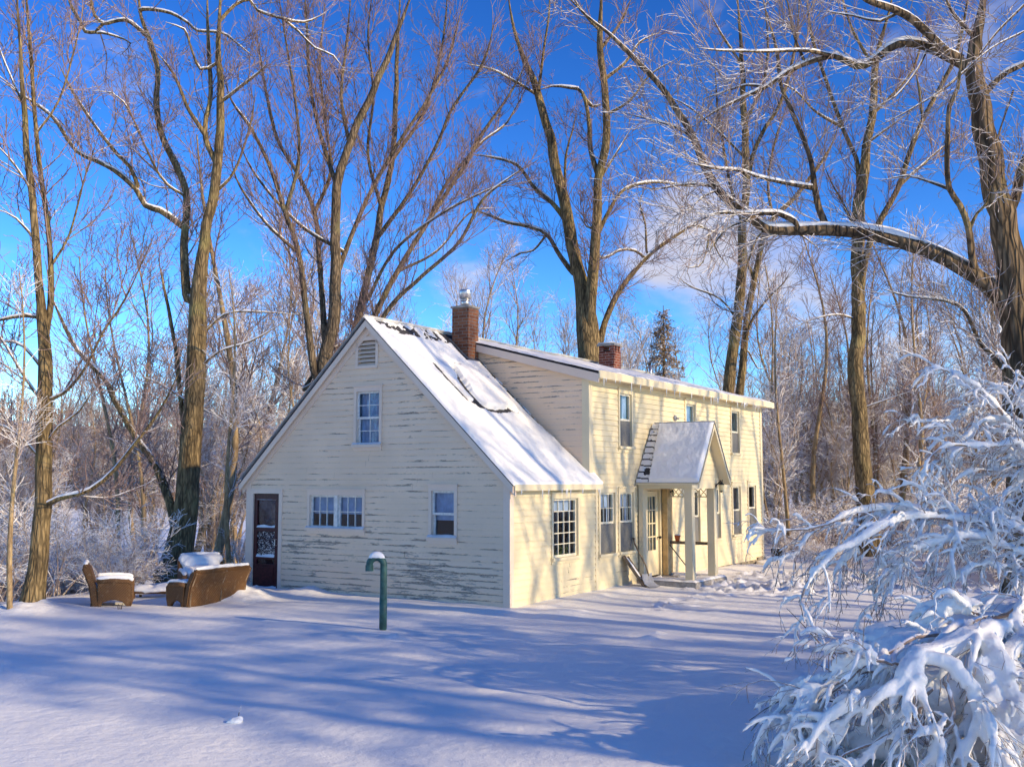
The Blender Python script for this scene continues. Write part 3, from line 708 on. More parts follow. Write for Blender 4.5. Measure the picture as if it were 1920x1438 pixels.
f = MB(); wbox(f, mp_f, a0, a1, -.2, -.19, z0, z1); f.build('backing', M['dark'], dr)
hb = MB(); hb.tube([mp_f(a1 - .07, -.015, .95), mp_f(a1 - .07, .04, .95)], [.012, .012], 8).tube([mp_f(a1 - .07, .04, .95), mp_f(a1 - .07, .075, .95)], [.03, .026], 10); hb.build('handle', M['black'], dr)
# ---------------------------------------------------------------- chimneys
def chimney(x0, x1, y0, y1, z0, z1, mat):
    r = empty('chimney'); r.parent = house
    MB().box(x0, x1, y0, y1, z0, z1).build('shaft', mat, r, bevel=.006); return r
ch = chimney(2.45, 2.83, 2.60, 3.02, 4.4, 5.80, M['brickd'])
MB().box(2.42, 2.86, 2.57, 3.05, 5.80, 5.845).build('cap', M['concrete'], ch, bevel=.008)
cx, cy = 2.64, 2.81
MB().tube([(cx, cy, 5.84), (cx, cy, 6.02)], .085, 18).tube([(cx, cy, 5.97), (cx, cy, 6.0)], .105, 18).build('flue', M['steel'], ch, True)
MB().tube([(cx, cy, 6.02), (cx, cy, 6.025), (cx, cy, 6.19), (cx, cy, 6.2), (cx, cy, 6.215)], [.09, .13, .13, .125, .08], 20).build('rain_cap', M['steel'], ch, True)
MB().box(2.832, 2.90, 2.66, 2.98, 4.7, 5.28).build('flashing', M['flash'], ch)
mb = MB(); mb.prism([(2.42, EAVE + 2.42 * S_ + .09), (3.06, EAVE + 3.06 * S_ + .09), (3.06, EAVE + 3.06 * S_ + .075), (2.42, EAVE + 2.42 * S_ + .075)], 'x', 2.38, 2.93); mb.build('flashing', M['flash'], ch)
ch = chimney(9.0, 9.42, 2.56, 3.0, 4.6, 5.56, M['brickr'])
mb = MB()
for (p, q) in ((9.0, 2.56), (9.30, 2.56), (9.0, 2.88), (9.30, 2.88), (9.15, 2.56)): mb.box(p, p + .1, q, q + .11, 5.56, 5.71)
mb.build('vent_course', M['brickr'], ch); MB().box(9.08, 9.34, 2.64, 2.92, 5.56, 5.6).build('flue', M['dark'], ch)
MB().box(8.96, 9.46, 2.52, 3.04, 5.71, 5.76).build('cap', M['concrete'], ch, bevel=.006)
MB().box(8.97, 9.45, 2.53, 3.03, 5.763, 5.80).build('snow_cover', M['snow'], ch, True, .018)
vp = empty('vent_pipe'); vp.parent = house
MB().tube([(12.4, 3.1, 5.1), (12.4, 3.1, 5.52)], .05, 12).build('stack', M['steel'], vp, True)
# wall bracket and little things on the front wall
MB().tube([(7.0, -.02, 3.62), (7.0, -.05, 3.62)], [.075, .06], 14).tube([(7.0, -.05, 3.62), (7.0, -.12, 3.60)], [.02, .02], 8).build('wall_insulator', M['plastic'], house, True)
# ---------------------------------------------------------------- porch
po = empty('porch'); po.parent = house
PX0, PX1, PYF = 5.02, 6.47, -1.16
MB().box(4.93, 6.66, -1.34, .0, -.15, .115).build('floor_slab', M['concrete'], po, bevel=.01)
def porch_snow(X, Y):
    th = .02 + .035 * fbm(X * 4, Y * 4, 0, 81); th = np.where(fbm(X * 2.3, Y * 2.6, 0, 82) > .62, -.01, th)
    e = np.minimum(np.minimum(X - 4.93, 6.66 - X), Y + 1.34); return np.stack([X, Y, .117 + th * np.clip(e / .05, 0, 1)], -1)
grid_obj('snow_cover', np.linspace(4.935, 6.655, 60), np.linspace(-1.335, -.01, 50), porch_snow, M['snow'], po)
for x0, x1 in ((PX0 + .02, PX0 + .18), (PX1 - .21, PX1 - .03)):
    MB().box(x0, x1, PYF - .07, PYF + .10, .12, 2.02).build('post', M['trimy'], po, bevel=.008)
MB().box(PX0 - .02, PX0 + .22, -.14, -.036, .12, 2.02).build('pilaster', M['trimy'], po, bevel=.006)
MB().box(PX1 - .28, PX1, -.16, -.036, .12, 2.02).build('pilaster', M['ochre'], po, bevel=.006)
mb = MB().box(PX0 - .02, PX0 + .2, PYF + .12, -.036, 2.02, 2.2).box(PX1 - .22, PX1 + .02, PYF + .12, -.036, 2.02, 2.2).box(PX0 - .02, PX1 + .02, PYF - .09, PYF + .12, 2.02, 2.2)
mb.build('beam', M['trimy'], po, bevel=.004)
mb = MB(); xm = (PX0 + PX1) / 2 - .12                    # lattice under the far beam
for yy in np.arange(-1.16, -.05, .13):
    for s in (-1, 1):
        a, b = (yy, yy + .15) if s > 0 else (yy + .15, yy)
        a, b = max(a, -1.03), max(b, -1.03); a, b = min(a, -.16), min(b, -.16)
        if abs(a - b) > .05: mb.tube([(PX1 - .12 + .008 * s, a, 1.85), (PX1 - .12 + .008 * s, b, 2.02)], .011, 4)
mb.box(PX1 - .135, PX1 - .105, -1.04, -.16, 1.825, 1.85); mb.build('lattice', M['trimy'], po)
MB().box(PX1 - .17, PX1 - .06, PYF + .12, -.16, .80, .86).build('handrail', M['wood'], po, bevel=.008)
# gable infill and roof
APX, APZ, EX0, EX1, EZ = 5.77, 3.42, 4.90, 6.66, 2.16
sl = (APZ - EZ) / (APX - EX0)
mb = MB(); boards(lambda a, o, z: (a, PYF - .07 - o, z), lambda z: ((APX - (APZ - .09 - z) / sl), (APX + (APZ - .09 - z) / sl)) if z < APZ - .14 else None, 2.2, APZ - .1, [], mb)
mb.build('pediment', M['front'], po, fix=False)
rf = MB()
for sg, ex in ((-1, EX0), (1, EX1)):
    rf.prism([(ex, EZ), (APX, APZ), (APX, APZ - .02), (ex, EZ - .018)], 'y', -1.47, -.03)
rf.build('porch_roof', M['shingle'], po)
rf = MB()
for sg, ex in ((-1, EX0), (1, EX1)): rf.prism([(ex, EZ - .02), (APX, APZ - .022), (APX, APZ - .07), (ex, EZ - .06)], 'y', -1.44, -.035)
rf.build('roof_deck', M['trimy'], po)
mb = MB()
for sg, ex in ((-1, EX0), (1, EX1)):
    mb.prism([(ex - .012 * -sg, EZ + .004), (APX, APZ + .01), (APX, APZ - .14), (ex - .012 * -sg, EZ - .11)], 'y', -1.465, -1.442)
mb.build('barge_board', M['trimy'], po)
def pr_snow(X, Y):      # X: 0 (eave) .. 1 (ridge)
    x = EX0 + (APX - EX0) * X; z = EZ + (APZ - EZ) * X
    th = .05 + .05 * fbm(X * 3, Y * 2.4, 0, 91) + .012 * fbm(X * 16, Y * 14, 0, 92)
    bare = Y > -.34 + .12 * X
    rows = (np.sin(X * 60 + 2 * fbm(Y * 4, X, 0, 95)) > -.72)
    th = np.where(bare, np.where(rows & (fbm(X * 7, Y * 5, 0, 96) > .33) & (np.abs(Y + .33 - .12 * X) > .022), .02, -.02), th)
    e = np.minimum(np.minimum(X, 1 - X) * 1.5, Y + 1.45); th = th * np.clip(e / .05, 0, 1) ** .5
    nn = np.array([-(APZ - EZ), APX - EX0]) / math.hypot(APZ - EZ, APX - EX0)
    return np.stack([x + nn[0] * th, Y, z + .003 + nn[1] * th], -1)
grid_obj('snow_cover', np.linspace(-.01, 1, 110), np.linspace(-1.46, -.035, 90), pr_snow, M['roofsnow'], po)
def pr_snow2(X, Y):
    x = EX1 + (APX - EX1) * X; z = EZ + (APZ - EZ) * X; th = .05 + .04 * fbm(X * 3, Y * 2.4, 0, 93)
    nn = np.array([(APZ - EZ), EX1 - APX]) / math.hypot(APZ - EZ, APX - EX1); return np.stack([x + nn[0] * th, Y, z + .003 + nn[1] * th], -1)
grid_obj('snow_cover', np.linspace(0, 1, 30), np.linspace(-1.45, -.04, 30), pr_snow2, M['roofsnow'], po)
# lanterns
def lantern(x, y, z, s=1.):
    r = empty('lantern'); r.parent = house
    MB().tube([(x, y + .075 * s, z + .02), (x, y + .06 * s, z + .02)], [.035 * s, .035 * s], 12).tube([(x, y + .06 * s, z + .03 * s), (x, y - .02 * s, z + .10 * s), (x, y - .05 * s, z + .13 * s), (x, y - .05 * s, z + .09 * s)], .011 * s, 8).tube([(x, y - .05 * s, z + .095 * s), (x, y - .05 * s, z + .04 * s)], [.012 * s, .075 * s], 8)\
        .tube([(x - .05 * s, y - .05 * s, z + .06 * s), (x - .075 * s, y - .05 * s, z + .14 * s)], .008 * s, 6).tube([(x + .05 * s, y - .05 * s, z + .06 * s), (x + .075 * s, y - .05 * s, z + .14 * s)], .008 * s, 6).build('lamp_hood', M['black'], r)
    MB().tube([(x, y - .05 * s, z + .04 * s), (x, y - .05 * s, z - .09 * s)], [.06 * s, .04 * s], 8).build('lamp_shade', M['lampglass'], r)
    MB().tube([(x, y - .05 * s, z - .09 * s), (x, y - .05 * s, z - .12 * s)], [.045 * s, .012 * s], 8).build('lamp_foot', M['black'], r)
lantern(PX1 - .14, PYF - .16, 2.06, 1.05)
lantern(PX1 - .15, -.22, 1.92, .55)

# ================================================================== things standing about
def hp(x, y, z=0.): return tuple(h2w(x, y, z))
# snow shovel leaning at the porch
sv = empty('snow_shovel', hp(4.50, -.50, .03), HROT); tag(sv, 'snow shovel with bent dark handle leaning on wall beside porch step', 'shovel')
MB().tube([(0.02, .02, .22), (.06, .10, .42), (.10, .24, .62), (.20, .42, .86), (.235, .455, .95)], .017, 8).build('handle', M['wood'], sv, True)
MB().tube([(.17, .44, .96), (.30, .47, .95)], .016, 8).build('grip', M['black'], sv, True)
bl = MB(); n = 9
vs = []
for j, (y, z) in enumerate(((-.16, .0), (-.10, .02), (-.02, .07), (.02, .16), (.03, .26))):
    for i in range(n): a = (i / (n - 1) - .5) * .46; vs.append((a, y + .35 * a * a, z + .05 * abs(a)))
fs = [(j * n + i, j * n + i + 1, (j + 1) * n + i + 1, (j + 1) * n + i) for j in range(4) for i in range(n - 1)]
vs2 = [(x, y + .006, z - .006) for x, y, z in vs]; k = len(vs)
bl.add(vs + vs2, fs + [tuple(k + q for q in reversed(f)) for f in fs]); bl.build('blade', M['plastic'], sv, True, fix=False)
# snow caked plank leaning on the wall
pk = empty('leaning_board', hp(4.2, -.42, .0), HROT); tag(pk, 'snow caked wooden board leaning on the cream wall under window', 'board')
top, bot = np.array([-.02, .37, .64]), np.array([.10, -.06, .0]); wv = np.array([.30, .09, .0]); nn = unit(np.cross(wv, top - bot)); nn = nn if nn[1] < 0 else -nn
mb = MB(); c = [bot, bot + wv, top + wv, top]; mb.add([tuple(p) for p in c] + [tuple(p + nn * .035) for p in c], [(0, 1, 2, 3), (7, 6, 5, 4), (0, 1, 5, 4), (1, 2, 6, 5), (2, 3, 7, 6), (3, 0, 4, 7)]); mb.build('plank', M['wood'], pk)
mb = MB()
for s in (0, 1): b_ = bot + wv * s * .93; t_ = top + wv * s * .93; mb.add([tuple(q + nn * o + wv * w_) for o in (.036, .06) for q in (b_ - (t_ - b_) * .12, t_) for w_ in (0, .07)], [(0, 1, 3, 2), (4, 5, 7, 6), (0, 1, 5, 4), (1, 3, 7, 5), (3, 2, 6, 7), (2, 0, 4, 6)])
mb.build('runner', M['wood'], pk)
gu, gv = np.meshgrid(np.linspace(.10, .9, 20), np.linspace(.2, .99, 30)); th = .045 + .02 * vnoise(gu * 7, gv * 9, 0, 5); ee = np.minimum(np.minimum(gu - .1, .9 - gu) * 4, np.minimum(gv - .2, .99 - gv) * 8); th = th * np.clip(ee, 0, 1) ** .5
V = bot + gu[..., None] * wv + gv[..., None] * (top - bot) + nn * th[..., None]; idx = np.arange(600).reshape(30, 20); Q = np.stack([idx[:-1, :-1], idx[:-1, 1:], idx[1:, 1:], idx[1:, :-1]], -1).reshape(-1, 4)
np_mesh('snow_cover', V.reshape(-1, 3), Q, M['snow'], pk)
# broom leaning in the porch
br = empty('broom', hp(6.3, -.62, .13), HROT); tag(br, 'thin handled broom leaning under the porch handrail', 'broom')
MB().tube([(.30, .10, .05), (-.02, .46, .66)], .013, 7).build('handle', M['wood'], br, True); MB().tube([(.37, .02, -.08), (.30, .10, .06)], [.06, .022], 7).build('bristle', M['orange'], br)
ob = empty('flower_pot', hp(6.36, -.32, .862), HROT); tag(ob, 'small orange pot standing on the porch handrail by the pilaster', 'pot'); MB().tube([(0, 0, 0), (0, 0, .10), (0, 0, .10), (0, 0, .125)], [.045, .06, .07, .07], 12).build('pot_body', M['orange'], ob)
MB().tube([(0, 0, .124), (0, 0, .15)], [.062, .03], 12).build('snow_cap', M['snow'], ob, True)
db = empty('bucket', hp(13.25, -.25, .02), HROT); tag(db, 'dark bucket on the snow at the far corner of the house', 'bucket')
MB().tube([(0, 0, 0), (0, 0, .30), (0, 0, .30), (0, 0, .27)], [.13, .16, .15, .145], 14).build('pail', M['black'], db); MB().tube([(0, 0, .26), (0, 0, .33)], [.14, .06], 12).build('snow_cap', M['snow'], db, True)
# gooseneck vent pipe
gp_ = empty('gooseneck_pipe', tuple(np.array([-1.889, 15.47, .02]))); tag(gp_, 'green gooseneck vent pipe standing in the snow with a snow cap', 'pipe')
arc = [(0, 0, -.15), (0, 0, .5), (0, 0, .94)] + [(-.105 + .105 * math.cos(a), 0, .94 + .105 * math.sin(a)) for a in np.linspace(.2, math.pi - .02, 12)] + [(-.21, 0, .90)]
MB().tube(arc, .052, 14).build('riser', M['pipe'], gp_, True)
MB().tube([(-.21, 0, .935), (-.21, 0, .85)], .060, 14).build('collar', M['pipe'], gp_)
MB().tube([(0, 0, .02), (0, 0, .46)], .057, 14).build('sleeve', M['pipe'], gp_, True)
vs = [(-.105 + .105 * math.cos(a), 0, .94 + .105 * math.sin(a) + .03) for a in np.linspace(.25, math.pi - .25, 12)]
MB().tube(vs, [.012, .035, .048, .056, .060, .063, .063, .060, .055, .047, .034, .012], 10).build('snow_cap', M['snow'], gp_, True)

def snow_tube(mb, pts, r, n=10, sd=0):
    pts = spline(pts, .04); k = len(pts); rr = r * (.75 + .5 * vnoise(pts[:, 0] * 7, pts[:, 1] * 7, pts[:, 2] * 7, sd)); rr[0] *= .3; rr[-1] *= .3
    mb.tube([tuple(p) for p in pts], list(rr), n)
def blob(name, parent, cs, mat=None, vox=.02, sub=2, sm=6):
    """snow heap: overlapping balls melted into one skin"""
    bm = bmesh.new()
    for (x, y, z, a, b, c) in cs:
        r = bmesh.ops.create_icosphere(bm, subdivisions=sub, radius=1.)
        for v in r['verts']: v.co = Vector((x + v.co.x * a, y + v.co.y * b, z + v.co.z * c))
    me = bpy.data.meshes.new(name + '_src'); bm.to_mesh(me); bm.free()
    return melt(name, me, parent, vox, sm, mat)
def melt(name, me, parent, vox, sm=6, mat=None, rough=.004):
    o = bpy.data.objects.new('tmp', me); COL.objects.link(o)
    md = o.modifiers.new('r', 'REMESH'); md.mode = 'VOXEL'; md.voxel_size = vox; md.use_smooth_shade = True
    s = o.modifiers.new('s', 'SMOOTH'); s.iterations = sm; s.factor = .5
    dg = bpy.context.evaluated_depsgraph_get(); m2 = bpy.data.meshes.new_from_object(o.evaluated_get(dg))
    bpy.data.objects.remove(o); bpy.data.meshes.remove(me)
    if len(m2.vertices):
        co = np.empty(len(m2.vertices) * 3, np.float32); m2.vertices.foreach_get('co', co); no = np.empty_like(co); m2.vertex_normals.foreach_get('vector', no)
        co = co.reshape(-1, 3); no = no.reshape(-1, 3); d = (fbm(co[:, 0] * 9, co[:, 1] * 9, co[:, 2] * 9, 12) - .5) * vox * 1.6 + (vnoise(co[:, 0] * 38, co[:, 1] * 38, co[:, 2] * 38, 13) - .5) * rough
        m2.vertices.foreach_set('co', (co + no * d[:, None]).ravel().astype(np.float32)); m2.update()
    m2.polygons.foreach_set('use_smooth', [True] * len(m2.polygons))
    m2.materials.clear(); m2.materials.append(mat or M['snow']); m2.name = name
    return link(bpy.data.objects.new(name, m2), parent)
# wicker armchair: local +x is where it faces, +y across
def wicker_seat(loc, rz, depth, wide, label, cat, name, back_h=.70, arm_h=.42, div=False):
    r = empty(name, loc, rz); tag(r, label, cat)
    d2, w2 = depth, wide / 2
    arch = [(.10, .05)] + [(.16 + (depth - .30) * i / 8, .075 + .055 * math.sin(math.pi * i / 8)) for i in range(9)] + [(depth - .09, .05)]
    arch = [(.10, .05)] + [(.20 + (depth - .34) * i / 8, .07 + .04 * math.sin(math.pi * i / 8)) for i in range(9)] + [(depth - .09, .05)]
    side = [(.13, .0), (.19, .0)] + arch[1:-1] + [(depth - .09, .0), (depth - .02, .0), (depth, arm_h - .06), (depth - .03, arm_h), (.12, arm_h + .02), (.115, .3)]
    for s in (-1, 1):
        MB().prism(side, 'y', s * w2 - .035, s * w2 + .035).build('side_panel', M['wicker'], r, bevel=.01)
        MB().tube([(.10, s * w2, arm_h + .015), (depth * .5, s * w2, arm_h + .02), (depth - .06, s * w2, arm_h + .005), (depth, s * w2, arm_h - .05), (depth + .005, s * w2, .12), (depth - .03, s * w2, .0)], [.05, .052, .055, .045, .03, .028], 10).build('armrest', M['wicker'], r, True)
        MB().tube([(.03, s * (w2 - .02), .0), (.05, s * (w2 - .02), .14)], .026, 8).build('leg', M['wicker'], r)
    MB().prism([(-.15, back_h - .03), (-.11, back_h), (-.02, back_h - .01), (.08, .40), (.16, .02), (.03, .0), (-.03, .36)], 'y', -w2 - .03, w2 + .03).build('backrest', M['wicker'], r, bevel=.02)
    MB().tube([(-.09, -w2 + .02, back_h), (-.09, w2 - .02, back_h)], .042, 10).build('top_roll', M['wicker'], r, True)
    MB().box(.12, depth - .03, -w2 + .036, w2 - .036, .13, .27).build('seat', M['wicker'], r, bevel=.02)
    if div:
        for y in (-w2 + .02, -w2 + wide * .45, w2 - .02): MB().tube([(.02, y, -.0), (-.0, y, .32), (-.13, y, back_h - .03)], .017, 8).build('back_strut', M['wood'], r, True)
        MB().tube([(.03, -w2, .12), (depth * .7, w2 * .2 - .3, .03)], .012, 6).build('brace', M['wood'], r)
    def fin(sn):
        me = bpy.data.meshes.new('snow'); me.from_pydata(sn.v, [], sn.f); melt('snow_cover', me, r, .016, 4)
    for s in (-1, 1):
      sn = MB(); snow_tube(sn, [(.08, s * w2, arm_h + .06), (depth * .5, s * w2, arm_h + .075), (depth - .04, s * w2, arm_h + .055), (depth + .01, s * w2, arm_h - .0)], .042, 10, 3); fin(sn)
    sn = MB(); snow_tube(sn, [(-.09, -w2 + .01, back_h + .035), (-.09, 0, back_h + .05), (-.09, w2 - .01, back_h + .035)], .042, 10, 4); fin(sn)
    sn = MB(); snow_tube(sn, [(.2, -w2 + .12, .32), (.2, w2 - .12, .32)], .14); snow_tube(sn, [(.38, -w2 + .12, .31), (.38, w2 - .12, .31)], .15); snow_tube(sn, [(depth - .17, -w2 + .12, .30), (depth - .17, w2 - .12, .30)], .12); fin(sn)
    return r
def gl(x, y, dz=.0): return (x, y, float(gz(x, y)) + dz)
wicker_seat(gl(-7.42, 18.55), R_(20), .68, .66, 'brown wicker armchair facing right with snow on its arms and back', 'armchair', 'wicker_armchair')
# loveseat: its back is towards us and right; x axis = the way it faces
wicker_seat(gl(-5.24, 18.80), R_(150), .54, 1.32, 'long brown wicker loveseat seen from behind beside the maroon door', 'loveseat', 'wicker_loveseat', .62, .37, True)
wc = wicker_seat(gl(-6.15, 20.75), R_(-65), .75, .80, 'snow buried wicker chair behind the loveseat', 'armchair', 'wicker_armchair', .70, .40)
blob('snow_heap', wc, [(-.05, -.2, .64, .16, .25, .14), (-.05, .2, .64, .16, .25, .13), (.05, .0, .56, .15, .38, .2), (.3, .0, .42, .4, .36, .14), (.45, -.3, .45, .3, .13, .12), (.45, .3, .45, .3, .13, .12)], vox=.025)
tb = empty('low_table', gl(-6.75, 19.9)); tag(tb, 'low table buried in snow between the two wicker seats', 'table')
MB().box(-.38, .38, -.22, .22, .10, .14).build('tabletop', M['wicker'], tb, bevel=.01)
for a in (-.33, .33):
    for b in (-.18, .18): MB().box(a - .02, a + .02, b - .02, b + .02, -.1, .10).build('leg', M['wicker'], tb)
blob('snow_cover', tb, [(-.2, 0, .16, .24, .24, .10), (.18, .02, .17, .25, .24, .11), (0, 0, .15, .42, .26, .07)], vox=.02)
# small things on the lawn
for (x, y, h, lab) in ((-2.53, 9.75, .11, 'little snow capped stub poking out of the lawn in front'), (-6.65, 17.9, .09, 'dark weed stems poking out of the snow near the armchair'), (-5.6, 10.9, .03, 'fallen dark twig lying on the lawn at left')):
    r = empty('plant_stem', gl(x, y)); tag(r, lab, 'twig'); gg = np.random.default_rng(int(h * 100)); mb = MB()
    if h < .05: mb.tube([(-.16, 0, .02), (0, .01, .03), (.14, .03, .02)], [.004, .007, .004], 5)
    else:
        for k in range(4 if h < .1 else 1): a = gg.normal(size=2) * h * (.5 if h < .1 else 1.2); mb.tube([(a[0] * .3, a[1] * .3, -.05), (a[0] * .6, a[1] * .6, h * .6), (a[0], a[1], h * gg.uniform(.8, 1.2))], [.006, .005, .003], 5)
    mb.build('stem', M['barkdark'], r)
    if h > .1: blob('snow_cap', r, [(0, 0, .015, .07, .06, .035), (.03, .01, .03, .04, .03, .03), (-.04, .0, .01, .05, .05, .02)], vox=.008)
# ================================================================== trees
def traced_tree(name, label, d0, limbs, mats, dens=1., seed=1, up=.10, snow=0, twL=(.7, 2.2), lean=.30, bark=.09, group=None, rs=.010, base_dz=-.1, sides=12, tw_from=1, merge=1):
    """limbs: (points in photo pixels, first width px, last width px[, depth slope]). Each limb leaves the limb it starts on."""
    g_ = np.random.default_rng(seed)
    limbs = [list(l) for l in limbs]
    if merge:                                   # the trunk runs on into its main stem
        a, b = limbs[0], limbs[merge]; wa = list(np.linspace(a[1], a[2], len(a[0]))); wb = list(np.linspace(min(b[1], a[2]), b[2], len(b[0])))
        limbs[0] = [a[0][:-1] + b[0][1:], wa[:-1] + wb[1:], None, .05]; del limbs[merge]
    root = None; tr, sn = [], []; done = []; K = 28; LP, LR = [], []
    for li, lb in enumerate(limbs):
        pts, w0, w1 = lb[0], lb[1], lb[2]
        pts = [np.array(p, float) for p in pts]
        if li == 0: ds = d0; first = None
        else:
            allp = np.concatenate([q for q, _ in done]); alld = np.concatenate([q for _, q in done])
            k = int(np.argmin(((allp[:, :2] - pts[0]) ** 2).sum(1))); ds = alld[k]
            if np.hypot(*(allp[k, :2] - pts[0])) > 4 and len(lb) < 5: pts = [allp[k, :2]] + pts
        cum = np.concatenate([[0], np.cumsum([np.hypot(*(b - a)) for a, b in zip(pts[:-1], pts[1:])])])
        slope = lb[3] if len(lb) > 3 and lb[3] is not None else (0. if li == 0 else g_.choice([-1, 1]) * g_.uniform(.4, 1.) * lean)
        dd = ds + slope * cum * ds / F_
        if w1 is None: wt = np.array(w0) * .9; w0 = wt[0]
        else: wt = (w0 + (w1 - w0) * (cum / max(cum[-1], 1)) ** (.62 if li else .9)) * (.84 if li else .9)
        wt = wt * np.clip((1.04 - cum / max(cum[-1], 1)) / .22, .2, 1)
        rows = [tuple(px3(p[0], p[1], d)) + (.5 * w * d / 1955.,) for p, d, w in zip(pts, dd, wt)]
        c = spline(rows, .12 if d0 < 16 else .2)
        n = len(c); jit = np.stack([fbm(np.arange(n) * .35, li * 7.3, k_, seed + 3, 2) - .5 for k_ in range(3)], 1)
        c[:, :3] += jit * np.minimum(c[:, 3:4] * .9, .12) * np.linspace(0 if li else .3, 1, n)[:, None]
        if li == 0:
            c[:, 3] *= 1 + .55 * np.exp(-(c[:, 2] - c[0, 2]) / .35)
            c0 = c[0].copy(); c0[2] = float(gz(c0[0], c0[1])) + base_dz if c0[2] < 1.2 else c0[2]; c = np.vstack([c0, c])
            root = empty(name, (c0[0], c0[1], c0[2])); tag(root, label, 'tree', group)
        off = np.array(root.location)
        c[:, :3] -= off
        V, Q = tubes(c[None, :, :3], c[None, :, 3], sides if w0 * ds / 1955. > .12 else 8, bark if w0 * ds / 1955. > .08 else bark * .5, seed + li)
        tr.append((V, Q))
        # samples for later limbs
        m = resamp(np.column_stack([np.interp(np.linspace(0, 1, 40), cum / cum[-1], [p[0] for p in pts]), np.interp(np.linspace(0, 1, 40), cum / cum[-1], [p[1] for p in pts]), np.interp(np.linspace(0, 1, 40), cum / cum[-1], dd)]), 60)
        done.append((m[:, :2], m[:, 2]))
        rk = resamp(c, K); LP.append(rk[:, :3]); LR.append(rk[:, 3])
        if snow and (li > 0):
            t_ = unit(np.gradient(c[:, :3], axis=0)); flat = np.sqrt(np.clip(1 - t_[:, 2] ** 2, 0, 1))
            msk = (fbm(c[:, 0] * 1.7, c[:, 1] * 1.7, c[:, 2] * 1.7, seed + 9) < .36 + .5 * snow) & (flat > .30)
            i = 0
            while i < n:
                if not msk[i]: i += 1; continue
                j = i
                while j < n and msk[j] and j - i < 60: j += 1
                if j - i >= 4:
                    p = c[i:j]; e = np.sin(np.linspace(0.12, math.pi - .12, j - i)) ** .4; th = (.62 + .5 * vnoise(p[:, 0] * 5, p[:, 1] * 5, p[:, 2] * 5, 4)) * e * flat[i:j]
                    rr = p[:, 3] * .86 * th + np.minimum(.010, p[:, 3] * .45); pp = p[:, :3].copy(); pp[:, 2] += p[:, 3] * .62 * flat[i:j]
                    side = np.cross(t_[i:j], [0, 0, 1.]); upn = np.cross(side, t_[i:j]); pp = p[:, :3] + upn * (p[:, 3] * .74)[:, None]
                    sn.append(tubes(pp[None], rr[None], 8, .18, seed + i))
                i = j + 1
    V, Q = joinVQ(tr); np_mesh('trunk', V, Q, mats[0], root)
    for V, Q in sn: np_mesh('snow_cover', V, Q, M['snow'], root)
    P0, R0 = np.array(LP[tw_from:]), np.array(LR[tw_from:])
    tot = np.linalg.norm(np.diff(P0, axis=1), axis=2).sum()
    n1 = int(tot * 3.3 * dens); rm = .0045 if d0 < 16 else .0058
    a1, r1 = spawn(P0, R0, n1, g_, twL, (25, 60), 7, .15, up, rs, rm, .10, 1.)
    a2, r2 = spawn(a1, r1, int(n1 * 6), g_, (.35, 1.2), (25, 58), 5, .15, up * .8, rs, rm * .9, .10, 1.)
    a3, r3 = spawn(a2, r2, int(n1 * 15), g_, (.15, .6), (25, 58), 4, .14, up * .6, rs, rm * .85, .1, 1.)
    V, Q = joinVQ([tubes(a1, r1, 4), tubes(a2, r2, 3), tubes(a3, r3, 3)]); np_mesh('crown', V, Q, mats[1], root, smooth=False)
    return root
TB = (M['bark'], M['twigmid']); TS = (M['bark'], M['twig'])
traced_tree('yard_tree', 'forked slender tree at the left edge beside the wicker armchair', 18.0, [
    ([(58, 1146), (66, 1090), (73, 1040), (80, 900), (84, 760), (86, 690), (84, 610)], 40, 27, .0),
    ([(84, 610), (75, 550), (66, 450), (60, 360), (50, 280), (45, 200), (38, 90), (28, -60)], 20, 8),
    ([(84, 660), (88, 610), (95, 575), (95, 500), (90, 425), (76, 325), (68, 250), (62, 165), (55, 75), (45, -60)], 17, 7),
    ([(80, 950), (110, 935), (171, 917), (215, 880), (251, 835), (300, 770), (340, 690)], 13, 5),
    ([(76, 747), (52, 715), (31, 682), (0, 632), (-40, 600)], 9, 4), ([(78, 690), (45, 650), (10, 640), (-30, 655)], 8, 4),
    ([(84, 598), (50, 592), (0, 600), (-40, 615)], 11, 5), ([(92, 750), (118, 738), (135, 722), (160, 690), (195, 620), (235, 560), (290, 440)], 9, 3),
    ([(66, 450), (30, 410), (-10, 390)], 7, 3), ([(95, 500), (130, 440), (160, 330), (190, 240)], 7, 3), ([(60, 360), (20, 300), (-20, 260)], 6, 3),
    ([(88, 830), (110, 800), (150, 770), (180, 720)], 7, 3), ([(75, 860), (50, 830), (10, 800), (-30, 790)], 7, 3), ([(68, 250), (110, 190), (140, 90), (165, -20)], 6, 3), ([(45, 200), (10, 120), (-20, 40)], 6, 3),
], TB, 1.0, 3, .13, .9, (.8, 2.4))
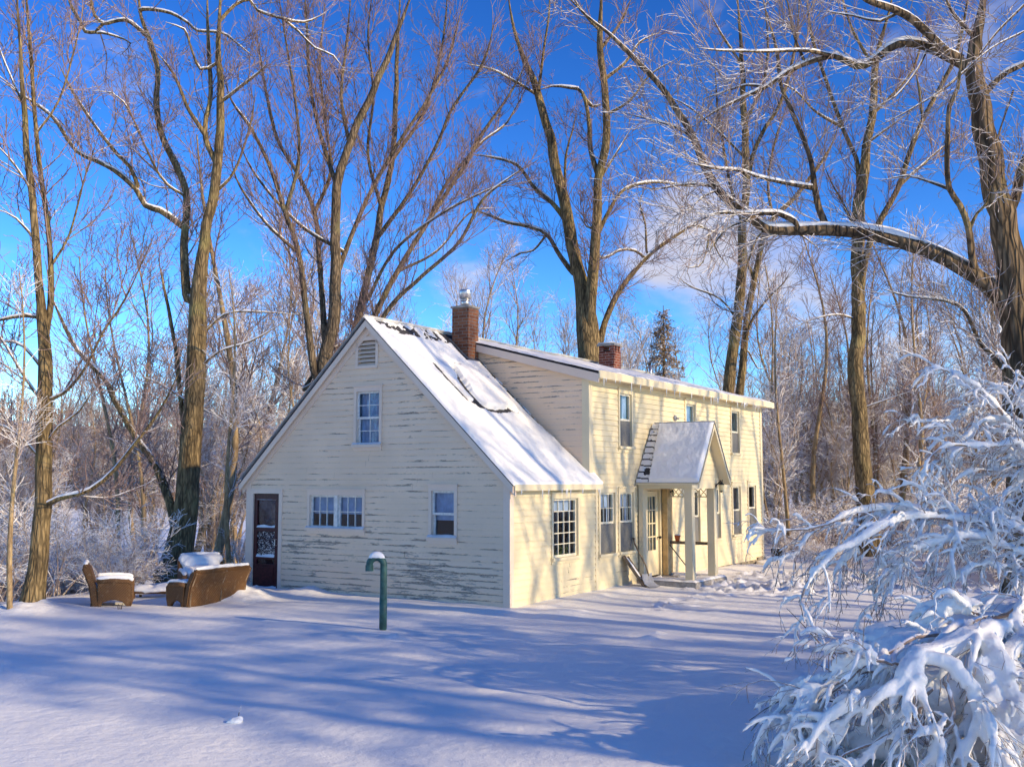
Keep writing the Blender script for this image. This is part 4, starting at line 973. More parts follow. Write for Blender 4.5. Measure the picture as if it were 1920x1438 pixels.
traced_tree('old_yard_tree', 'large old forked tree behind the loveseat with its lower trunk in shade', 25.0, [
    ([(326, 1075), (336, 1030), (348, 960), (353, 900), (357, 830), (365, 740), (369, 650), (371, 570), (373, 485)], 56, 33, .0),
    ([(373, 480), (385, 440), (400, 365), (408, 300), (413, 240), (413, 190), (410, 100), (413, 0), (416, -60)], 24, 11),
    ([(352, 560), (345, 465), (350, 370), (330, 310), (305, 260), (295, 220), (293, 175), (297, 135), (283, 85), (265, 30), (255, -40)], 22, 10),
    ([(328, 985), (318, 940), (288, 866), (257, 823), (214, 750), (196, 710), (147, 658), (116, 600), (90, 540)], 22, 8),
    ([(350, 430), (330, 415), (300, 395), (272, 385), (255, 355), (215, 320), (175, 300), (145, 285), (120, 250), (100, 220), (50, 185), (0, 150)], 17, 6),
    ([(258, 350), (245, 315), (220, 290), (185, 245), (160, 210), (135, 170), (110, 120)], 11, 5),
    ([(408, 310), (395, 285), (385, 260), (386, 225), (395, 175), (390, 75), (388, -30)], 14, 7),
    ([(384, 252), (366, 225), (350, 200), (335, 160), (320, 130), (295, 100)], 12, 5),
    ([(413, 192), (430, 180), (455, 160), (488, 135), (500, 120)], 9, 5),
    ([(280, 72), (255, 50), (235, 38), (210, 42), (195, 45), (178, 30), (170, 0), (168, -30)], 10, 7), ([(178, 62), (190, 62), (215, 68), (245, 82), (225, 105)], 8, 3, .1),
    ([(160, 60), (150, 40), (135, 15), (122, -20)], 8, 8, .1), ([(262, 20), (280, 18), (320, 25), (355, 45), (370, 58), (415, 62), (440, 78), (480, 112)], 9, 4),
    ([(405, 120), (375, 130), (355, 80), (345, 55), (310, 42)], 8, 4), ([(412, 40), (440, 10), (468, 0), (482, 20), (530, 35), (570, 42), (612, 25)], 9, 4), ([(530, 36), (560, 60), (590, 90), (625, 105), (650, 140)], 6, 3),
    ([(352, 870), (345, 800), (338, 740), (330, 660), (312, 560), (296, 480)], 14, 6), ([(370, 640), (420, 590), (480, 585), (560, 590)], 7, 3), ([(360, 760), (300, 720), (250, 700)], 7, 3),
    ([(365, 700), (410, 660), (470, 640), (540, 600)], 7, 3), ([(350, 370), (300, 330), (230, 190), (170, 170)], 7, 3), ([(400, 365), (440, 320), (470, 230), (480, 160)], 8, 3),
], (M['bark'], M['twigmid']), .9, 5, .08, 1.,  (.8, 2.4))
traced_tree('maple_clump', 'many stemmed maple rising behind the gable roof', 28.0, [
    ([(612, 880), (608, 760), (606, 690), (612, 655), (625, 600), (630, 500), (630, 425), (632, 350), (655, 270), (690, 190), (730, 100), (765, 10), (790, -50)], 34, 9, .0),
    ([(614, 860), (650, 720), (670, 610), (685, 540), (705, 450), (715, 390), (735, 300), (742, 200), (745, 100), (752, -40)], 28, 8, .25),
    ([(640, 760), (700, 600), (745, 510), (800, 420), (865, 320), (905, 250), (960, 170), (1000, 90)], 19, 6, .3),
    ([(660, 740), (720, 592), (790, 520), (860, 455), (905, 375), (960, 330), (1010, 300)], 15, 5, -.2),
    ([(606, 720), (590, 700), (576, 600), (560, 475), (535, 400), (505, 310), (470, 240), (435, 190), (415, 130)], 20, 6, -.2),
    ([(610, 640), (600, 500), (590, 400), (560, 330), (520, 260), (500, 180), (480, 60)], 16, 6, .3),
    ([(570, 730), (600, 685), (625, 655), (650, 640), (700, 590)], 11, 5), ([(630, 520), (660, 440), (690, 370), (740, 280), (800, 190), (840, 110), (870, 0)], 13, 5, .4),
    ([(632, 350), (600, 250), (580, 150), (575, 40), (570, -40)], 12, 5), ([(655, 270), (640, 180), (650, 80), (660, -30)], 10, 4), ([(705, 450), (770, 360), (820, 270), (850, 200), (905, 120), (930, 30)], 11, 5),
    ([(735, 300), (790, 220), (820, 130), (835, 40), (840, -40)], 10, 4), ([(690, 560), (740, 470), (830, 400), (930, 350), (980, 330)], 9, 4), ([(560, 475), (500, 420), (450, 350), (430, 290)], 9, 4), ([(640, 470), (560, 420), (480, 330), (440, 250)], 9, 4, -.3),
    ([(535, 400), (560, 300), (555, 200), (540, 100), (520, -20)], 10, 4), ([(590, 400), (620, 320), (610, 230), (600, 120), (610, 0)], 9, 4), ([(715, 390), (690, 290), (700, 180), (690, 70), (700, -30)], 9, 4),
    ([(800, 420), (840, 340), (900, 270), (950, 230), (990, 160)], 9, 4), ([(745, 510), (820, 470), (880, 400), (930, 390)], 8, 3),
], (M['barkdark'], M['twig']), 1.05, 7, .17, .6, (.9, 2.6), .35, rs=.009, merge=0)
traced_tree('twin_stemmed_tree', 'tall twin stemmed tree behind the roof left of the red chimney', 31.0, [
    ([(1112, 930), (1109, 760), (1107, 690), (1103, 640), (1100, 600), (1102, 555)], 54, 44, .0),
    ([(1100, 570), (1090, 530), (1084, 505), (1070, 450), (1060, 390), (1045, 325), (1035, 270), (1025, 235), (1010, 180), (1000, 150), (980, 105), (962, 50), (950, -30)], 32, 9),
    ([(1104, 640), (1107, 580), (1110, 540), (1115, 475), (1120, 400), (1122, 340), (1135, 280), (1137, 215), (1132, 150), (1125, 75), (1127, 0), (1128, -50)], 32, 12),
    ([(1122, 330), (1107, 280), (1104, 225), (1092, 175), (1070, 165), (1035, 162), (1010, 170)], 14, 6), ([(1092, 178), (1110, 200), (1128, 195)], 8, 8, 0.),
    ([(1120, 440), (1140, 400), (1165, 360), (1200, 345), (1240, 342), (1295, 350), (1330, 345)], 12, 4), ([(1075, 512), (1050, 480), (1025, 440), (990, 425), (950, 417), (920, 405), (880, 390)], 14, 5),
    ([(1062, 415), (1035, 380), (1000, 350), (970, 310), (920, 295), (890, 290)], 14, 5), ([(1025, 440), (1000, 470), (975, 475), (950, 490)], 6, 3),
    ([(1120, 660), (1130, 620), (1140, 590), (1165, 540), (1210, 485), (1255, 450), (1295, 425), (1320, 428), (1362, 446)], 19, 6),
    ([(1210, 485), (1190, 470), (1160, 470), (1130, 485), (1100, 460)], 7, 4), ([(1212, 470), (1210, 420), (1200, 380), (1215, 340)], 6, 3), ([(1330, 430), (1325, 470), (1310, 500), (1280, 500)], 6, 3), ([(1330, 440), (1350, 480), (1370, 505)], 5, 2),
    ([(1062, 410), (1060, 300), (1075, 240), (1080, 210)], 9, 4), ([(1132, 150), (1170, 120), (1200, 80), (1240, 60)], 9, 4), ([(1010, 180), (960, 150), (920, 130), (870, 120)], 8, 3), ([(1127, 60), (1090, 20), (1060, -30)], 8, 4), ([(1128, 90), (1165, 40), (1190, -20)], 8, 4),
    ([(1137, 215), (1180, 190), (1220, 140), (1270, 110)], 8, 3), ([(1122, 430), (1100, 425), (1085, 400)], 6, 3, .0), ([(1010, 170), (1020, 90), (1030, 20), (1030, -40)], 8, 4), ([(1122, 340), (1160, 280), (1190, 230)], 7, 3),
], TS, 1.0, 9, .08, .8, (.7, 2.1))
traced_tree('leaning_pair_tree', 'pair of leaning trunks behind the right half of the roof', 33.0, [
    ([(1352, 960), (1360, 800), (1367, 715), (1376, 650), (1385, 575), (1391, 500), (1390, 425), (1399, 350), (1397, 250), (1395, 200), (1390, 100), (1380, -30)], 30, 9, .0),
    ([(1362, 930), (1378, 800), (1390, 715), (1400, 600), (1415, 525), (1430, 450), (1450, 410), (1490, 370), (1525, 325), (1560, 270), (1580, 210)], 27, 7, .15),
    ([(1400, 350), (1412, 290), (1435, 240), (1460, 200), (1480, 140), (1495, 60), (1500, -30)], 13, 5), ([(1393, 420), (1370, 350), (1355, 270), (1345, 200), (1340, 110)], 10, 4), ([(1430, 450), (1470, 430), (1500, 440), (1540, 470)], 6, 3),
    ([(1397, 640), (1410, 600), (1440, 560), (1470, 530), (1480, 510)], 8, 3), ([(1404, 660), (1420, 690), (1440, 690)], 5, 2), ([(1415, 525), (1395, 480), (1375, 450)], 8, 4), ([(1396, 230), (1430, 160), (1440, 80), (1430, -20)], 8, 4), ([(1382, 600), (1350, 560), (1300, 540), (1270, 520)], 6, 3),
    ([(1400, 300), (1340, 240), (1290, 200), (1250, 180)], 7, 3), ([(1390, 120), (1350, 60), (1320, 0)], 7, 3), ([(1450, 410), (1440, 340), (1455, 260), (1475, 200)], 8, 4),
], TS, .9, 13, .10, .6, (.7, 2.2), merge=0)
traced_tree('straight_tree', 'tall straight brown trunk standing right of the house', 31.0, [
    ([(1628, 1010), (1624, 960), (1617, 866), (1611, 774), (1604, 698), (1608, 636), (1611, 575), (1608, 500), (1610, 400), (1617, 310)], 37, 24, .0),
    ([(1612, 560), (1625, 475), (1650, 415), (1685, 350), (1705, 290), (1730, 225), (1760, 170), (1790, 110), (1810, 30), (1820, -40)], 17, 8, -.15),
    ([(1617, 310), (1625, 275), (1635, 215), (1640, 125), (1655, 65), (1670, 10), (1678, -40)], 20, 9), ([(1611, 380), (1608, 310), (1595, 275), (1580, 240), (1550, 155), (1538, 120), (1520, 60), (1510, -30)], 13, 6),
    ([(1608, 440), (1580, 380), (1560, 345), (1545, 310)], 8, 3), ([(1635, 215), (1690, 160), (1720, 110), (1740, 20)], 9, 4), ([(1640, 130), (1600, 60), (1580, 0), (1575, -40)], 9, 4), ([(1685, 350), (1740, 300), (1790, 260), (1830, 240)], 8, 3), ([(1580, 240), (1530, 210), (1490, 170), (1450, 150)], 8, 3),
    ([(1730, 225), (1720, 150), (1700, 80)], 7, 3), ([(1608, 600), (1570, 590), (1520, 600), (1480, 620)], 5, 2), ([(1610, 770), (1660, 750), (1720, 730)], 5, 2), ([(1625, 270), (1680, 230), (1720, 200)], 7, 3),
], TS, .95, 17, .10, .6, (.7, 2.1), merge=2)
traced_tree('great_maple', 'great gnarled tree at the right edge with one long snowy horizontal limb', 13.5, [
    ([(1935, 1150), (1928, 1000), (1918, 800), (1908, 700), (1904, 600), (1900, 530), (1888, 450), (1877, 400), (1865, 345), (1850, 275), (1838, 220), (1825, 150), (1828, 80), (1842, 10), (1850, -60)], 92, 30, .0),
    ([(1890, 570), (1868, 550), (1840, 525), (1775, 486), (1725, 465), (1675, 449), (1625, 438), (1575, 432), (1500, 432), (1440, 430), (1410, 410), (1375, 385), (1345, 355), (1320, 310), (1300, 260), (1275, 215), (1240, 165), (1195, 115), (1150, 70), (1100, 30), (1040, -30)], 46, 7, .12),
    ([(1498, 428), (1488, 415), (1470, 405), (1450, 400), (1400, 400), (1345, 400), (1300, 420)], 17, 4), ([(1552, 428), (1545, 415), (1535, 390), (1530, 365), (1526, 345), (1520, 300), (1500, 245), (1480, 200), (1465, 160), (1455, 90), (1430, 0)], 17, 6),
    ([(1524, 352), (1500, 348), (1465, 342), (1415, 330), (1385, 320), (1330, 315), (1280, 300)], 13, 4),
    ([(1824, 140), (1805, 120), (1775, 105), (1740, 88), (1700, 80), (1665, 92), (1635, 115), (1605, 125), (1565, 105), (1510, 120), (1470, 140), (1435, 165), (1390, 185), (1340, 210), (1290, 245)], 30, 5, .15),
    ([(1562, 106), (1530, 98), (1500, 95), (1425, 97), (1350, 95), (1310, 90)], 11, 4), ([(1800, 112), (1775, 100), (1745, 70), (1715, 40), (1680, 20), (1625, 0), (1590, -30)], 26, 12, -.2),
    ([(1850, 172), (1870, 150), (1890, 135), (1920, 120), (1970, 95)], 17, 10), ([(1832, 520), (1822, 480), (1815, 425), (1800, 385), (1780, 355), (1775, 300), (1778, 250), (1780, 200), (1795, 165), (1805, 90)], 18, 8, -.3), ([(1818, 430), (1832, 400), (1850, 380), (1860, 330)], 9, 4),
    ([(1890, 700), (1862, 668), (1835, 640), (1810, 585), (1775, 565), (1700, 555), (1650, 540)], 14, 4, -.1), ([(1440, 428), (1420, 445), (1400, 500), (1380, 560)], 7, 3), ([(1300, 262), (1270, 240), (1220, 225), (1160, 210)], 7, 3), ([(1340, 350), (1290, 345), (1230, 355), (1200, 350)], 8, 3),
    ([(1435, 165), (1400, 160), (1350, 175), (1310, 190)], 7, 3), ([(1510, 120), (1490, 70), (1480, 20), (1470, -30)], 8, 4), ([(1780, 355), (1740, 340), (1700, 330), (1650, 340)], 8, 3), ([(1740, 88), (1720, 130), (1680, 180), (1640, 200)], 7, 3), ([(1880, 420), (1905, 370), (1915, 320), (1940, 250)], 24, 16),
    ([(1830, 75), (1790, 30), (1760, -30)], 12, 6), ([(1690, 20), (1650, 40), (1600, 30), (1540, 20)], 9, 3), ([(1920, 10), (1870, 60), (1830, 110), (1780, 160), (1700, 210), (1640, 240)], 6, 3, -.1, 1), ([(1920, 60), (1860, 90), (1800, 140), (1740, 190)], 5, 2, -.15, 1), ([(1900, 170), (1870, 260), (1850, 340), (1870, 420)], 5, 2, -.1, 1),
    ([(1410, 410), (1360, 430), (1330, 470), (1300, 480)], 7, 3), ([(1350, 355), (1310, 375), (1270, 430)], 6, 3),
], (M['barkbig'], M['twigsnow']), 1.15, 21, .06, .95, (.35, 1.3), .35, .13, None, .009, -.2, 22, merge=0)

# ---- smaller woodland trees, built once per kind and copied
def wood_tree(seed, h, r0, stems=1, n1=26, snowy='twigsnow', bark='sapbark', spread=1., fine=1.):
    g_ = np.random.default_rng(seed); Ps, Rs = [], []
    for s in range(stems):
        k = 14; t_ = np.linspace(0, 1, k); lean = g_.normal(size=2) * .06 * h * (1 if stems == 1 else 1.7); wv = g_.normal(size=(3, 2)) * .035 * h
        x = lean[0] * t_ ** 1.3 + sum(wv[q, 0] * np.sin((q + 1) * 2.2 * t_) for q in range(3)); y = lean[1] * t_ ** 1.3 + sum(wv[q, 1] * np.sin((q + 1) * 2.2 * t_) for q in range(3))
        hs_ = h * g_.uniform(.8, 1.); Ps.append(np.stack([x, y, hs_ * t_ - .15], 1)); Rs.append(r0 * g_.uniform(.7, 1.) * (1 - t_ * .9) + .008)
    P, Rr = np.array(Ps), np.array(Rs)
    V, Q = tubes(P, Rr, 8, .08, seed)
    a1, r1 = spawn(P, Rr, n1 * stems, g_, (.16 * h * spread, .34 * h * spread), (28, 55), 6, .13, .13, .011, .007, .22, 1.)
    a2, r2 = spawn(a1, r1, int(n1 * stems * 7 * fine), g_, (.06 * h, .15 * h), (28, 58), 5, .15, .08, .010, .006, .1, 1.)
    a3, r3 = spawn(a2, r2, int(n1 * stems * 26 * fine), g_, (.03 * h, .075 * h), (30, 60), 3, .15, .05, .010, .0055, .1, 1.)
    V2, Q2 = joinVQ([tubes(a1, r1, 4), tubes(a2, r2, 3), tubes(a3, r3, 3)])
    mt = bpy.data.meshes
    o1 = np_mesh('trunk', V, Q, M[bark]); o2 = np_mesh('crown', V2, Q2, M[snowy], smooth=False)
    m1, m2 = o1.data, o2.data; bpy.data.objects.remove(o1); bpy.data.objects.remove(o2); return m1, m2
def shrub_mesh(seed, h, stems=16, snowy='twigheavy', droop=.05):
    g_ = np.random.default_rng(seed); k = 9; Ps, Rs = [], []
    for s in range(stems):
        a = g_.uniform(0, 6.283); tilt = g_.uniform(.15, .95); d = np.array([math.cos(a) * tilt, math.sin(a) * tilt, 1.]); d /= np.linalg.norm(d); p = np.array([g_.normal() * .15, g_.normal() * .15, -.1]); L = h * g_.uniform(.7, 1.25); q = [p]
        for j in range(k - 1): p = p + d * L / (k - 1); d = unit(d + np.array([math.cos(a) * .05, math.sin(a) * .05, -droop]) + g_.normal(size=3) * .08); q.append(p)
        Ps.append(q); Rs.append(np.linspace(.016, .005, k) * g_.uniform(.7, 1.3))
    P, Rr = np.array(Ps), np.array(Rs)
    a1, r1 = spawn(P, Rr, stems * 9, g_, (.25 * h, .5 * h), (25, 60), 6, .14, .02, .01, .0055, .2, 1., .02)
    a2, r2 = spawn(a1, r1, stems * 45, g_, (.1 * h, .22 * h), (30, 65), 4, .15, .0, .01, .005, .1, 1.)
    V, Q = joinVQ([tubes(P, Rr, 5), tubes(a1, r1, 4), tubes(a2, r2, 3)]); o = np_mesh('shrub', V, Q, M[snowy], smooth=False); me = o.data; bpy.data.objects.remove(o); return me
KIND = [wood_tree(101, 11, .11, 1, 34), wood_tree(102, 12.5, .13, 1, 34), wood_tree(103, 9.5, .08, 1, 30, 'twigheavy'), wood_tree(104, 10, .09, 2, 24, 'twigheavy'), wood_tree(105, 8, .07, 3, 16), wood_tree(106, 12, .10, 1, 24)]
HEAVY = [wood_tree(111, 9, .085, 1, 34, 'twigheavy'), wood_tree(112, 8, .07, 2, 22, 'twigheavy'), wood_tree(113, 7, .06, 3, 16, 'twigheavy', spread=1.2)]
SPARSE = [wood_tree(131, 12, .10, 1, 18, 'twig', fine=.5), wood_tree(132, 12.5, .09, 2, 12, 'twig', fine=.5), wood_tree(133, 11.5, .11, 1, 20, 'twig', fine=.5)]
POLE = [wood_tree(121, 12, .10, 1, 20, 'twigmid', spread=.7), wood_tree(122, 11, .085, 1, 14, 'twigheavy', spread=.8), wood_tree(123, 12, .12, 1, 18, 'twigmid', spread=.8)]
def place_tree(name, kind, x, y, s, label, group, rz=None, cat='tree', sz=None):
    r = empty(name, (x, y, float(gz(x, y)) - .05), random.uniform(0, 6.28) if rz is None else rz); r.scale = (s, s, s * (sz or 1.)); tag(r, label, cat, group)
    for nm, me in zip(('trunk', 'crown'), kind): link(bpy.data.objects.new(nm, me), r)
    return r
def xat(px, d): return (px - 960) / 1955. * d
# right hand woods
for i in range(96):
    d = random.uniform(36, 66); px_ = random.uniform(1445, 1985)
    if i < 26: d = random.uniform(34, 46); px_ = 1446 + (i * 20.5) % 530 + random.uniform(-9, 9)
    k = random.choice(POLE + POLE + HEAVY) if random.random() < .8 else random.choice(KIND)
    place_tree('woodland_tree', k, xat(px_, d), d, random.uniform(.78, 1.05), 'slender snow dusted tree in the woods right of the house', 'trees in the woods right of the house')
# the woods seen over the roof
for i in range(44):
    d = random.uniform(44, 75); px_ = random.uniform(700, 1460)
    tall = .75 + .3 * random.random()
    k = random.choice(KIND) if px_ < 1180 else random.choice(KIND + HEAVY)
    place_tree('woodland_tree', k, xat(px_, d), d, tall * (1.06 if px_ < 1000 else 1.0) * d / 52, 'bare tree of the woods showing over the farmhouse roof', 'trees of the woods behind the roof')
# left hand woods
for i in range(78):
    d = random.uniform(32, 66); px_ = random.uniform(-60, 660)
    if px_ < 215 and d < 40: d += 14
    k = random.choice(KIND + POLE[:1])
    hgt = (.62 + .45 * random.random()) * (.6 if px_ < 260 else 1.0) * (d / 38 if d > 38 else 1)
    place_tree('woodland_tree', k, xat(px_, d), d, hgt, 'slim bare tree in the woods left of the house', 'trees in the woods left of the house')
for (px_, d, s, lb) in ((30, 17.4, .55, 'thin dark sapling at the left picture edge before the forked tree'), (437, 23.0, .66, 'thin sapling between the loveseat and the house corner'), (215, 27, .9, 'slender trunk behind the wicker armchair'), (398, 30, 1.15, 'brown trunk right of the old forked tree behind loveseat'), (262, 31, 1.0, 'straight slim trunk between armchair and old forked tree')):
    place_tree('sapling', POLE[1] if s < .7 else POLE[2] if s > 1 else POLE[0], xat(px_, d), d, s, lb, None, 5.4)
place_tree('leaning_tree', POLE[1], xat(1478, 34), 34, .8, 'dark leaning slim tree just right of the house corner', None).rotation_euler[1] = R_(-9)
# russet evergreen behind the roof
def conifer(name, x, y, h, rad, label, dens=1., seed=7, group=None, mat='needle', blunt=1., bare=.02):
    g_ = np.random.default_rng(seed); r = empty(name, (x, y, float(gz(x, y)) - .1)); tag(r, label, 'tree', group)
    k = 12; t_ = np.linspace(0, 1, k); P = np.stack([t_ * 0, t_ * 0, h * t_], 1)[None]; Rr = (.16 * (1 - t_) + .015)[None]
    V, Q = tubes(P, Rr, 8, .05); np_mesh('trunk', V, Q, M['bark'], r)
    n = int(170 * dens); zt = g_.random(n) ** .85 * (.98 - bare) + bare; az_ = g_.uniform(0, 6.283, n); L = rad * (1 - np.clip((zt - bare) / (1 - bare), 0, 1) ** blunt) * g_.uniform(.65, 1.1, n) + .12
    C = np.zeros((n, 6, 3)); C[:, 0, 2] = h * zt
    for j in range(1, 6): f = j / 5; C[:, j] = np.stack([np.cos(az_) * L * f, np.sin(az_) * L * f, h * zt + L * (.12 * f - .42 * f * f)], 1)
    Rb = np.linspace(.02, .006, 6)[None] * np.ones((n, 1)); a2, r2 = spawn(C, Rb, n * 9, g_, (.2, .55), (35, 70), 4, .12, -.02, .02, .008, .15, 1.)
    m_ = n * 60; pi = g_.integers(0, len(a2), m_); tq = g_.random(m_); i0 = np.minimum((tq * 3).astype(int), 2); w_ = (tq * 3 - i0)[:, None]; b = a2[pi, i0] * (1 - w_) + a2[pi, i0 + 1] * w_
    d1 = unit(g_.normal(size=(m_, 3)) + np.array([0, 0, -.3])) * g_.uniform(.05, .13, m_)[:, None]; d2 = unit(np.cross(d1, g_.normal(size=(m_, 3)))) * .022
    V3 = np.stack([b - d2, b + d2, b + d1], 1).reshape(-1, 3); Q3 = np.arange(m_ * 3).reshape(-1, 3)
    V, Q = joinVQ([tubes(C, Rb, 4), tubes(a2, r2, 3)]); np_mesh('branch_whorl', V, Q, M['twigsnow'], r, smooth=False)
    np_mesh('crown', V3, Q3, M[mat], r, smooth=False); return r
conifer('evergreen_tree', xat(1248, 46), 46, 10.4, 2.2, 'cone shaped russet evergreen showing above the roof beside the vent stack', 2.4, blunt=1.4)
# ---- underbrush
SH = [shrub_mesh(201, 2.2), shrub_mesh(202, 1.6, 20), shrub_mesh(203, 2.8, 14), shrub_mesh(204, 1.2, 22, droop=.12)]
def place_shrub(x, y, s, label, group):
    r = bpy.data.objects.new('thicket_shrub', random.choice(SH)); r.location = (x, y, float(gz(x, y)) - .05); r.rotation_euler = (0, 0, random.uniform(0, 6.28)); r.scale = (s,) * 3; link(r); tag(r, label, 'shrub', group)
for i in range(40):
    d = random.uniform(20.5, 34) if i > 14 else random.uniform(19.5, 23); px_ = random.uniform(-60, 470)
    if i > 18 and px_ > 215: continue
    if i <= 14: px_ = random.uniform(-60, 235)
    if 255 < px_ < 470 and d < 24.5: d += 5
    place_shrub(xat(px_, d), d, random.uniform(.5, .95), 'snow dusted bush in the thicket behind the wicker seats', 'bushes in the thicket at left')
for i in range(70):
    d = random.uniform(31, 48); px_ = random.uniform(1450, 1990)
    if i < 16: d = random.uniform(21, 30); px_ = random.uniform(1720, 2010)
    place_shrub(xat(px_, d), d, random.uniform(.7, 1.2), 'snow dusted bush at the foot of the right hand woods', 'bushes under the right hand woods')
for i in range(5): place_shrub(xat(1480 + i * 26, 32 - i * 1.2), 32 - i * 1.2, .55, 'low snowy bush past the far corner of the house', 'low bushes past the house corner')
# ================================================================== snow laden shrubs on the right
def snow_shrub(name, label, traces, base, seed, kn, thick, vox, n_tw, twL, droop, n2=6, dmat='barkdark', mounds=(), rough=.009, sm=2, ang=(25, 70), cont=.41, fa=.8, f2=.5, fq=6.):
    """traces: ([(px,py,depth)...], radius0, radius1) wood stems; twigs hang from them and snow lies on all"""
    g_ = np.random.default_rng(seed); r = empty(name, base); tag(r, label, 'shrub'); off = np.array(base)
    K = 22; P, Rr = [], []
    for pts, r0, r1 in traces:
        rows = [tuple(px3(x, y, d)) + (r0 + (r1 - r0) * i / max(len(pts) - 1, 1),) for i, (x, y, d) in enumerate(pts)]
        c = resamp(spline(rows, .05), K); c[:, :3] -= off
        c[:, :3] += (np.stack([fbm(np.arange(K) * .5, len(P) * 3.1, q, seed, 2) - .5 for q in range(3)], 1)) * .06
        P.append(c[:, :3]); Rr.append(c[:, 3])
    P, Rr = np.array(P), np.array(Rr)
    a1, r1 = spawn(P, Rr, n_tw, g_, twL, ang, 7, .15, -.02, .008, .0035, .08, 1., droop)
    a2, r2 = spawn(a1, r1, n_tw * n2, g_, (twL[0] * .45, twL[1] * .5), (25, 60), 5, .16, -.05, .008, .003, .1, 1., droop * 1.2)
    a3, r3 = spawn(a2, r2, n_tw * n2, g_, (.08, .22), (25, 60), 4, .16, -.08, .008, .0026, .15, 1., droop)
    V, Q = joinVQ([tubes(P, Rr, 8, .08, seed), tubes(a1, r1, 5), tubes(a2, r2, 4), tubes(a3, r3, 3)]); np_mesh('stem', V, Q, M['twigsnow' if dmat == 'tw' else dmat], r)
    # snow lying on the stems and twigs
    S_ = []
    def coat(A, B, th, frac, s, lift=.55):
        sel = g_.random(len(A)) < frac; A, B = A[sel], B[sel]
        if not len(A): return
        T = unit(np.gradient(A, axis=1)); flat = np.sqrt(np.clip(1 - T[..., 2] ** 2, 0.05, 1))
        nzv = fbm(A[..., 0] * fq, A[..., 1] * fq, A[..., 2] * fq, seed + 5, 2)
        rr = B + th * (.2 + 1.7 * nzv) * (.35 + .65 * flat) * np.where(nzv > cont, 1, .2); k = A.shape[1]; rr = rr * np.sin(np.linspace(.22, math.pi - .18, k)) ** .35
        C = A.copy(); C[..., 2] += (rr * lift) * flat; S_.append(tubes(C, rr, s, .25, seed))
    coat(P, Rr, thick * 1.25, 1., 10); coat(a1, r1, thick * fa, .97, 8); coat(a2, r2, thick * f2, kn, 6); coat(a3, r3, thick * .34, kn * .8, 6)
    V, Q = joinVQ(S_)
    me = bpy.data.meshes.new('s'); b_ = bmesh.new()
    for (x, y, d, a, b, c) in mounds:
        p = px3(x, y, d) - off; rr_ = bmesh.ops.create_icosphere(b_, subdivisions=3, radius=1.)
        for v in rr_['verts']: v.co = Vector((p[0] + v.co.x * a, p[1] + v.co.y * b, p[2] + v.co.z * c))
    vm = np.array([v.co[:] for v in b_.verts]).reshape(-1, 3); fm = [[v.index for v in f.verts] for f in b_.faces] if len(b_.verts) else []
    b_.verts.index_update(); b_.free()
    me.from_pydata(np.concatenate([V, vm]).tolist(), [], Q.tolist() + [[i + len(V) for i in f] for f in fm])
    melt('snow_cover', me, r, vox, sm, None, rough)
    return r
# arching bush bent under its snow, behind
D = 10.5
T1 = [
    ([(1985, 1080, 11.2), (1930, 1000, 11.0), (1832, 973, 10.7), (1748, 962, 10.5), (1671, 950, 10.3), (1610, 958, 10.2), (1543, 982, 10.0), (1471, 995, 9.9), (1412, 998, 9.8)], .030, .006),
    ([(1990, 1070, 11.0), (1925, 1000, 10.6), (1776, 970, 10.2), (1693, 975, 10.0), (1637, 998, 9.8), (1598, 1023, 9.7), (1554, 1040, 9.6), (1521, 1075, 9.6), (1497, 1123, 9.6), (1508, 1165, 9.6)], .026, .006),
    ([(1960, 1000, 11.6), (1935, 900, 11.5), (1905, 815, 11.4), (1860, 751, 11.2), (1826, 718, 11.1), (1771, 692, 11.), (1735, 697, 10.9), (1708, 735, 10.9)], .026, .006),
    ([(1975, 960, 11.2), (1920, 842, 11.0), (1880, 835, 10.9), (1832, 838, 10.8), (1771, 834, 10.7), (1740, 862, 10.6), (1726, 906, 10.6)], .022, .006),
    ([(1980, 980, 11.6), (1920, 900, 11.4), (1860, 880, 11.2), (1800, 890, 11.1), (1760, 930, 11.)], .02, .006), ([(1960, 900, 11.8), (1925, 780, 11.8), (1880, 720, 11.6), (1820, 770, 11.5), (1780, 790, 11.4), (1690, 785, 11.3)], .02, .006),
    ([(1990, 1050, 10.6), (1920, 1040, 10.3), (1850, 1010, 10.1), (1780, 1010, 10.), (1700, 1040, 9.9), (1660, 1090, 9.8)], .02, .006), ([(1970, 930, 11.3), (1930, 870, 11.2), (1900, 920, 11.1), (1840, 950, 11.), (1790, 985, 10.9)], .018, .006),
    ([(1950, 850, 11.9), (1915, 760, 11.9), (1895, 690, 11.8), (1870, 660, 11.8)], .016, .006), ([(1990, 1090, 10.4), (1925, 1070, 10.2), (1850, 1060, 10.), (1790, 1080, 9.9), (1740, 1120, 9.8)], .018, .006), ([(1940, 880, 11.6), (1900, 800, 11.5), (1850, 790, 11.3), (1800, 830, 11.2), (1760, 880, 11.1), (1740, 940, 11.1)], .018, .006),
    ([(1671, 950, 10.3), (1650, 985, 10.2), (1610, 1010, 10.1), (1570, 1060, 10.), (1555, 1120, 10.)], .012, .004), ([(1748, 965, 10.5), (1720, 1000, 10.3), (1690, 1060, 10.2), (1650, 1130, 10.1)], .012, .004), ([(1543, 984, 10.), (1510, 1010, 10.), (1490, 1040, 10.), (1465, 1045, 10.)], .010, .004),
]
snow_shrub('weeping_bush', 'tall bush of arching branches weighed down with snow at right edge', T1, (5.75, 11.2, 0.), 41, .62, .0175, .0095, 330, (.25, .95), .085, 5, 'tw')
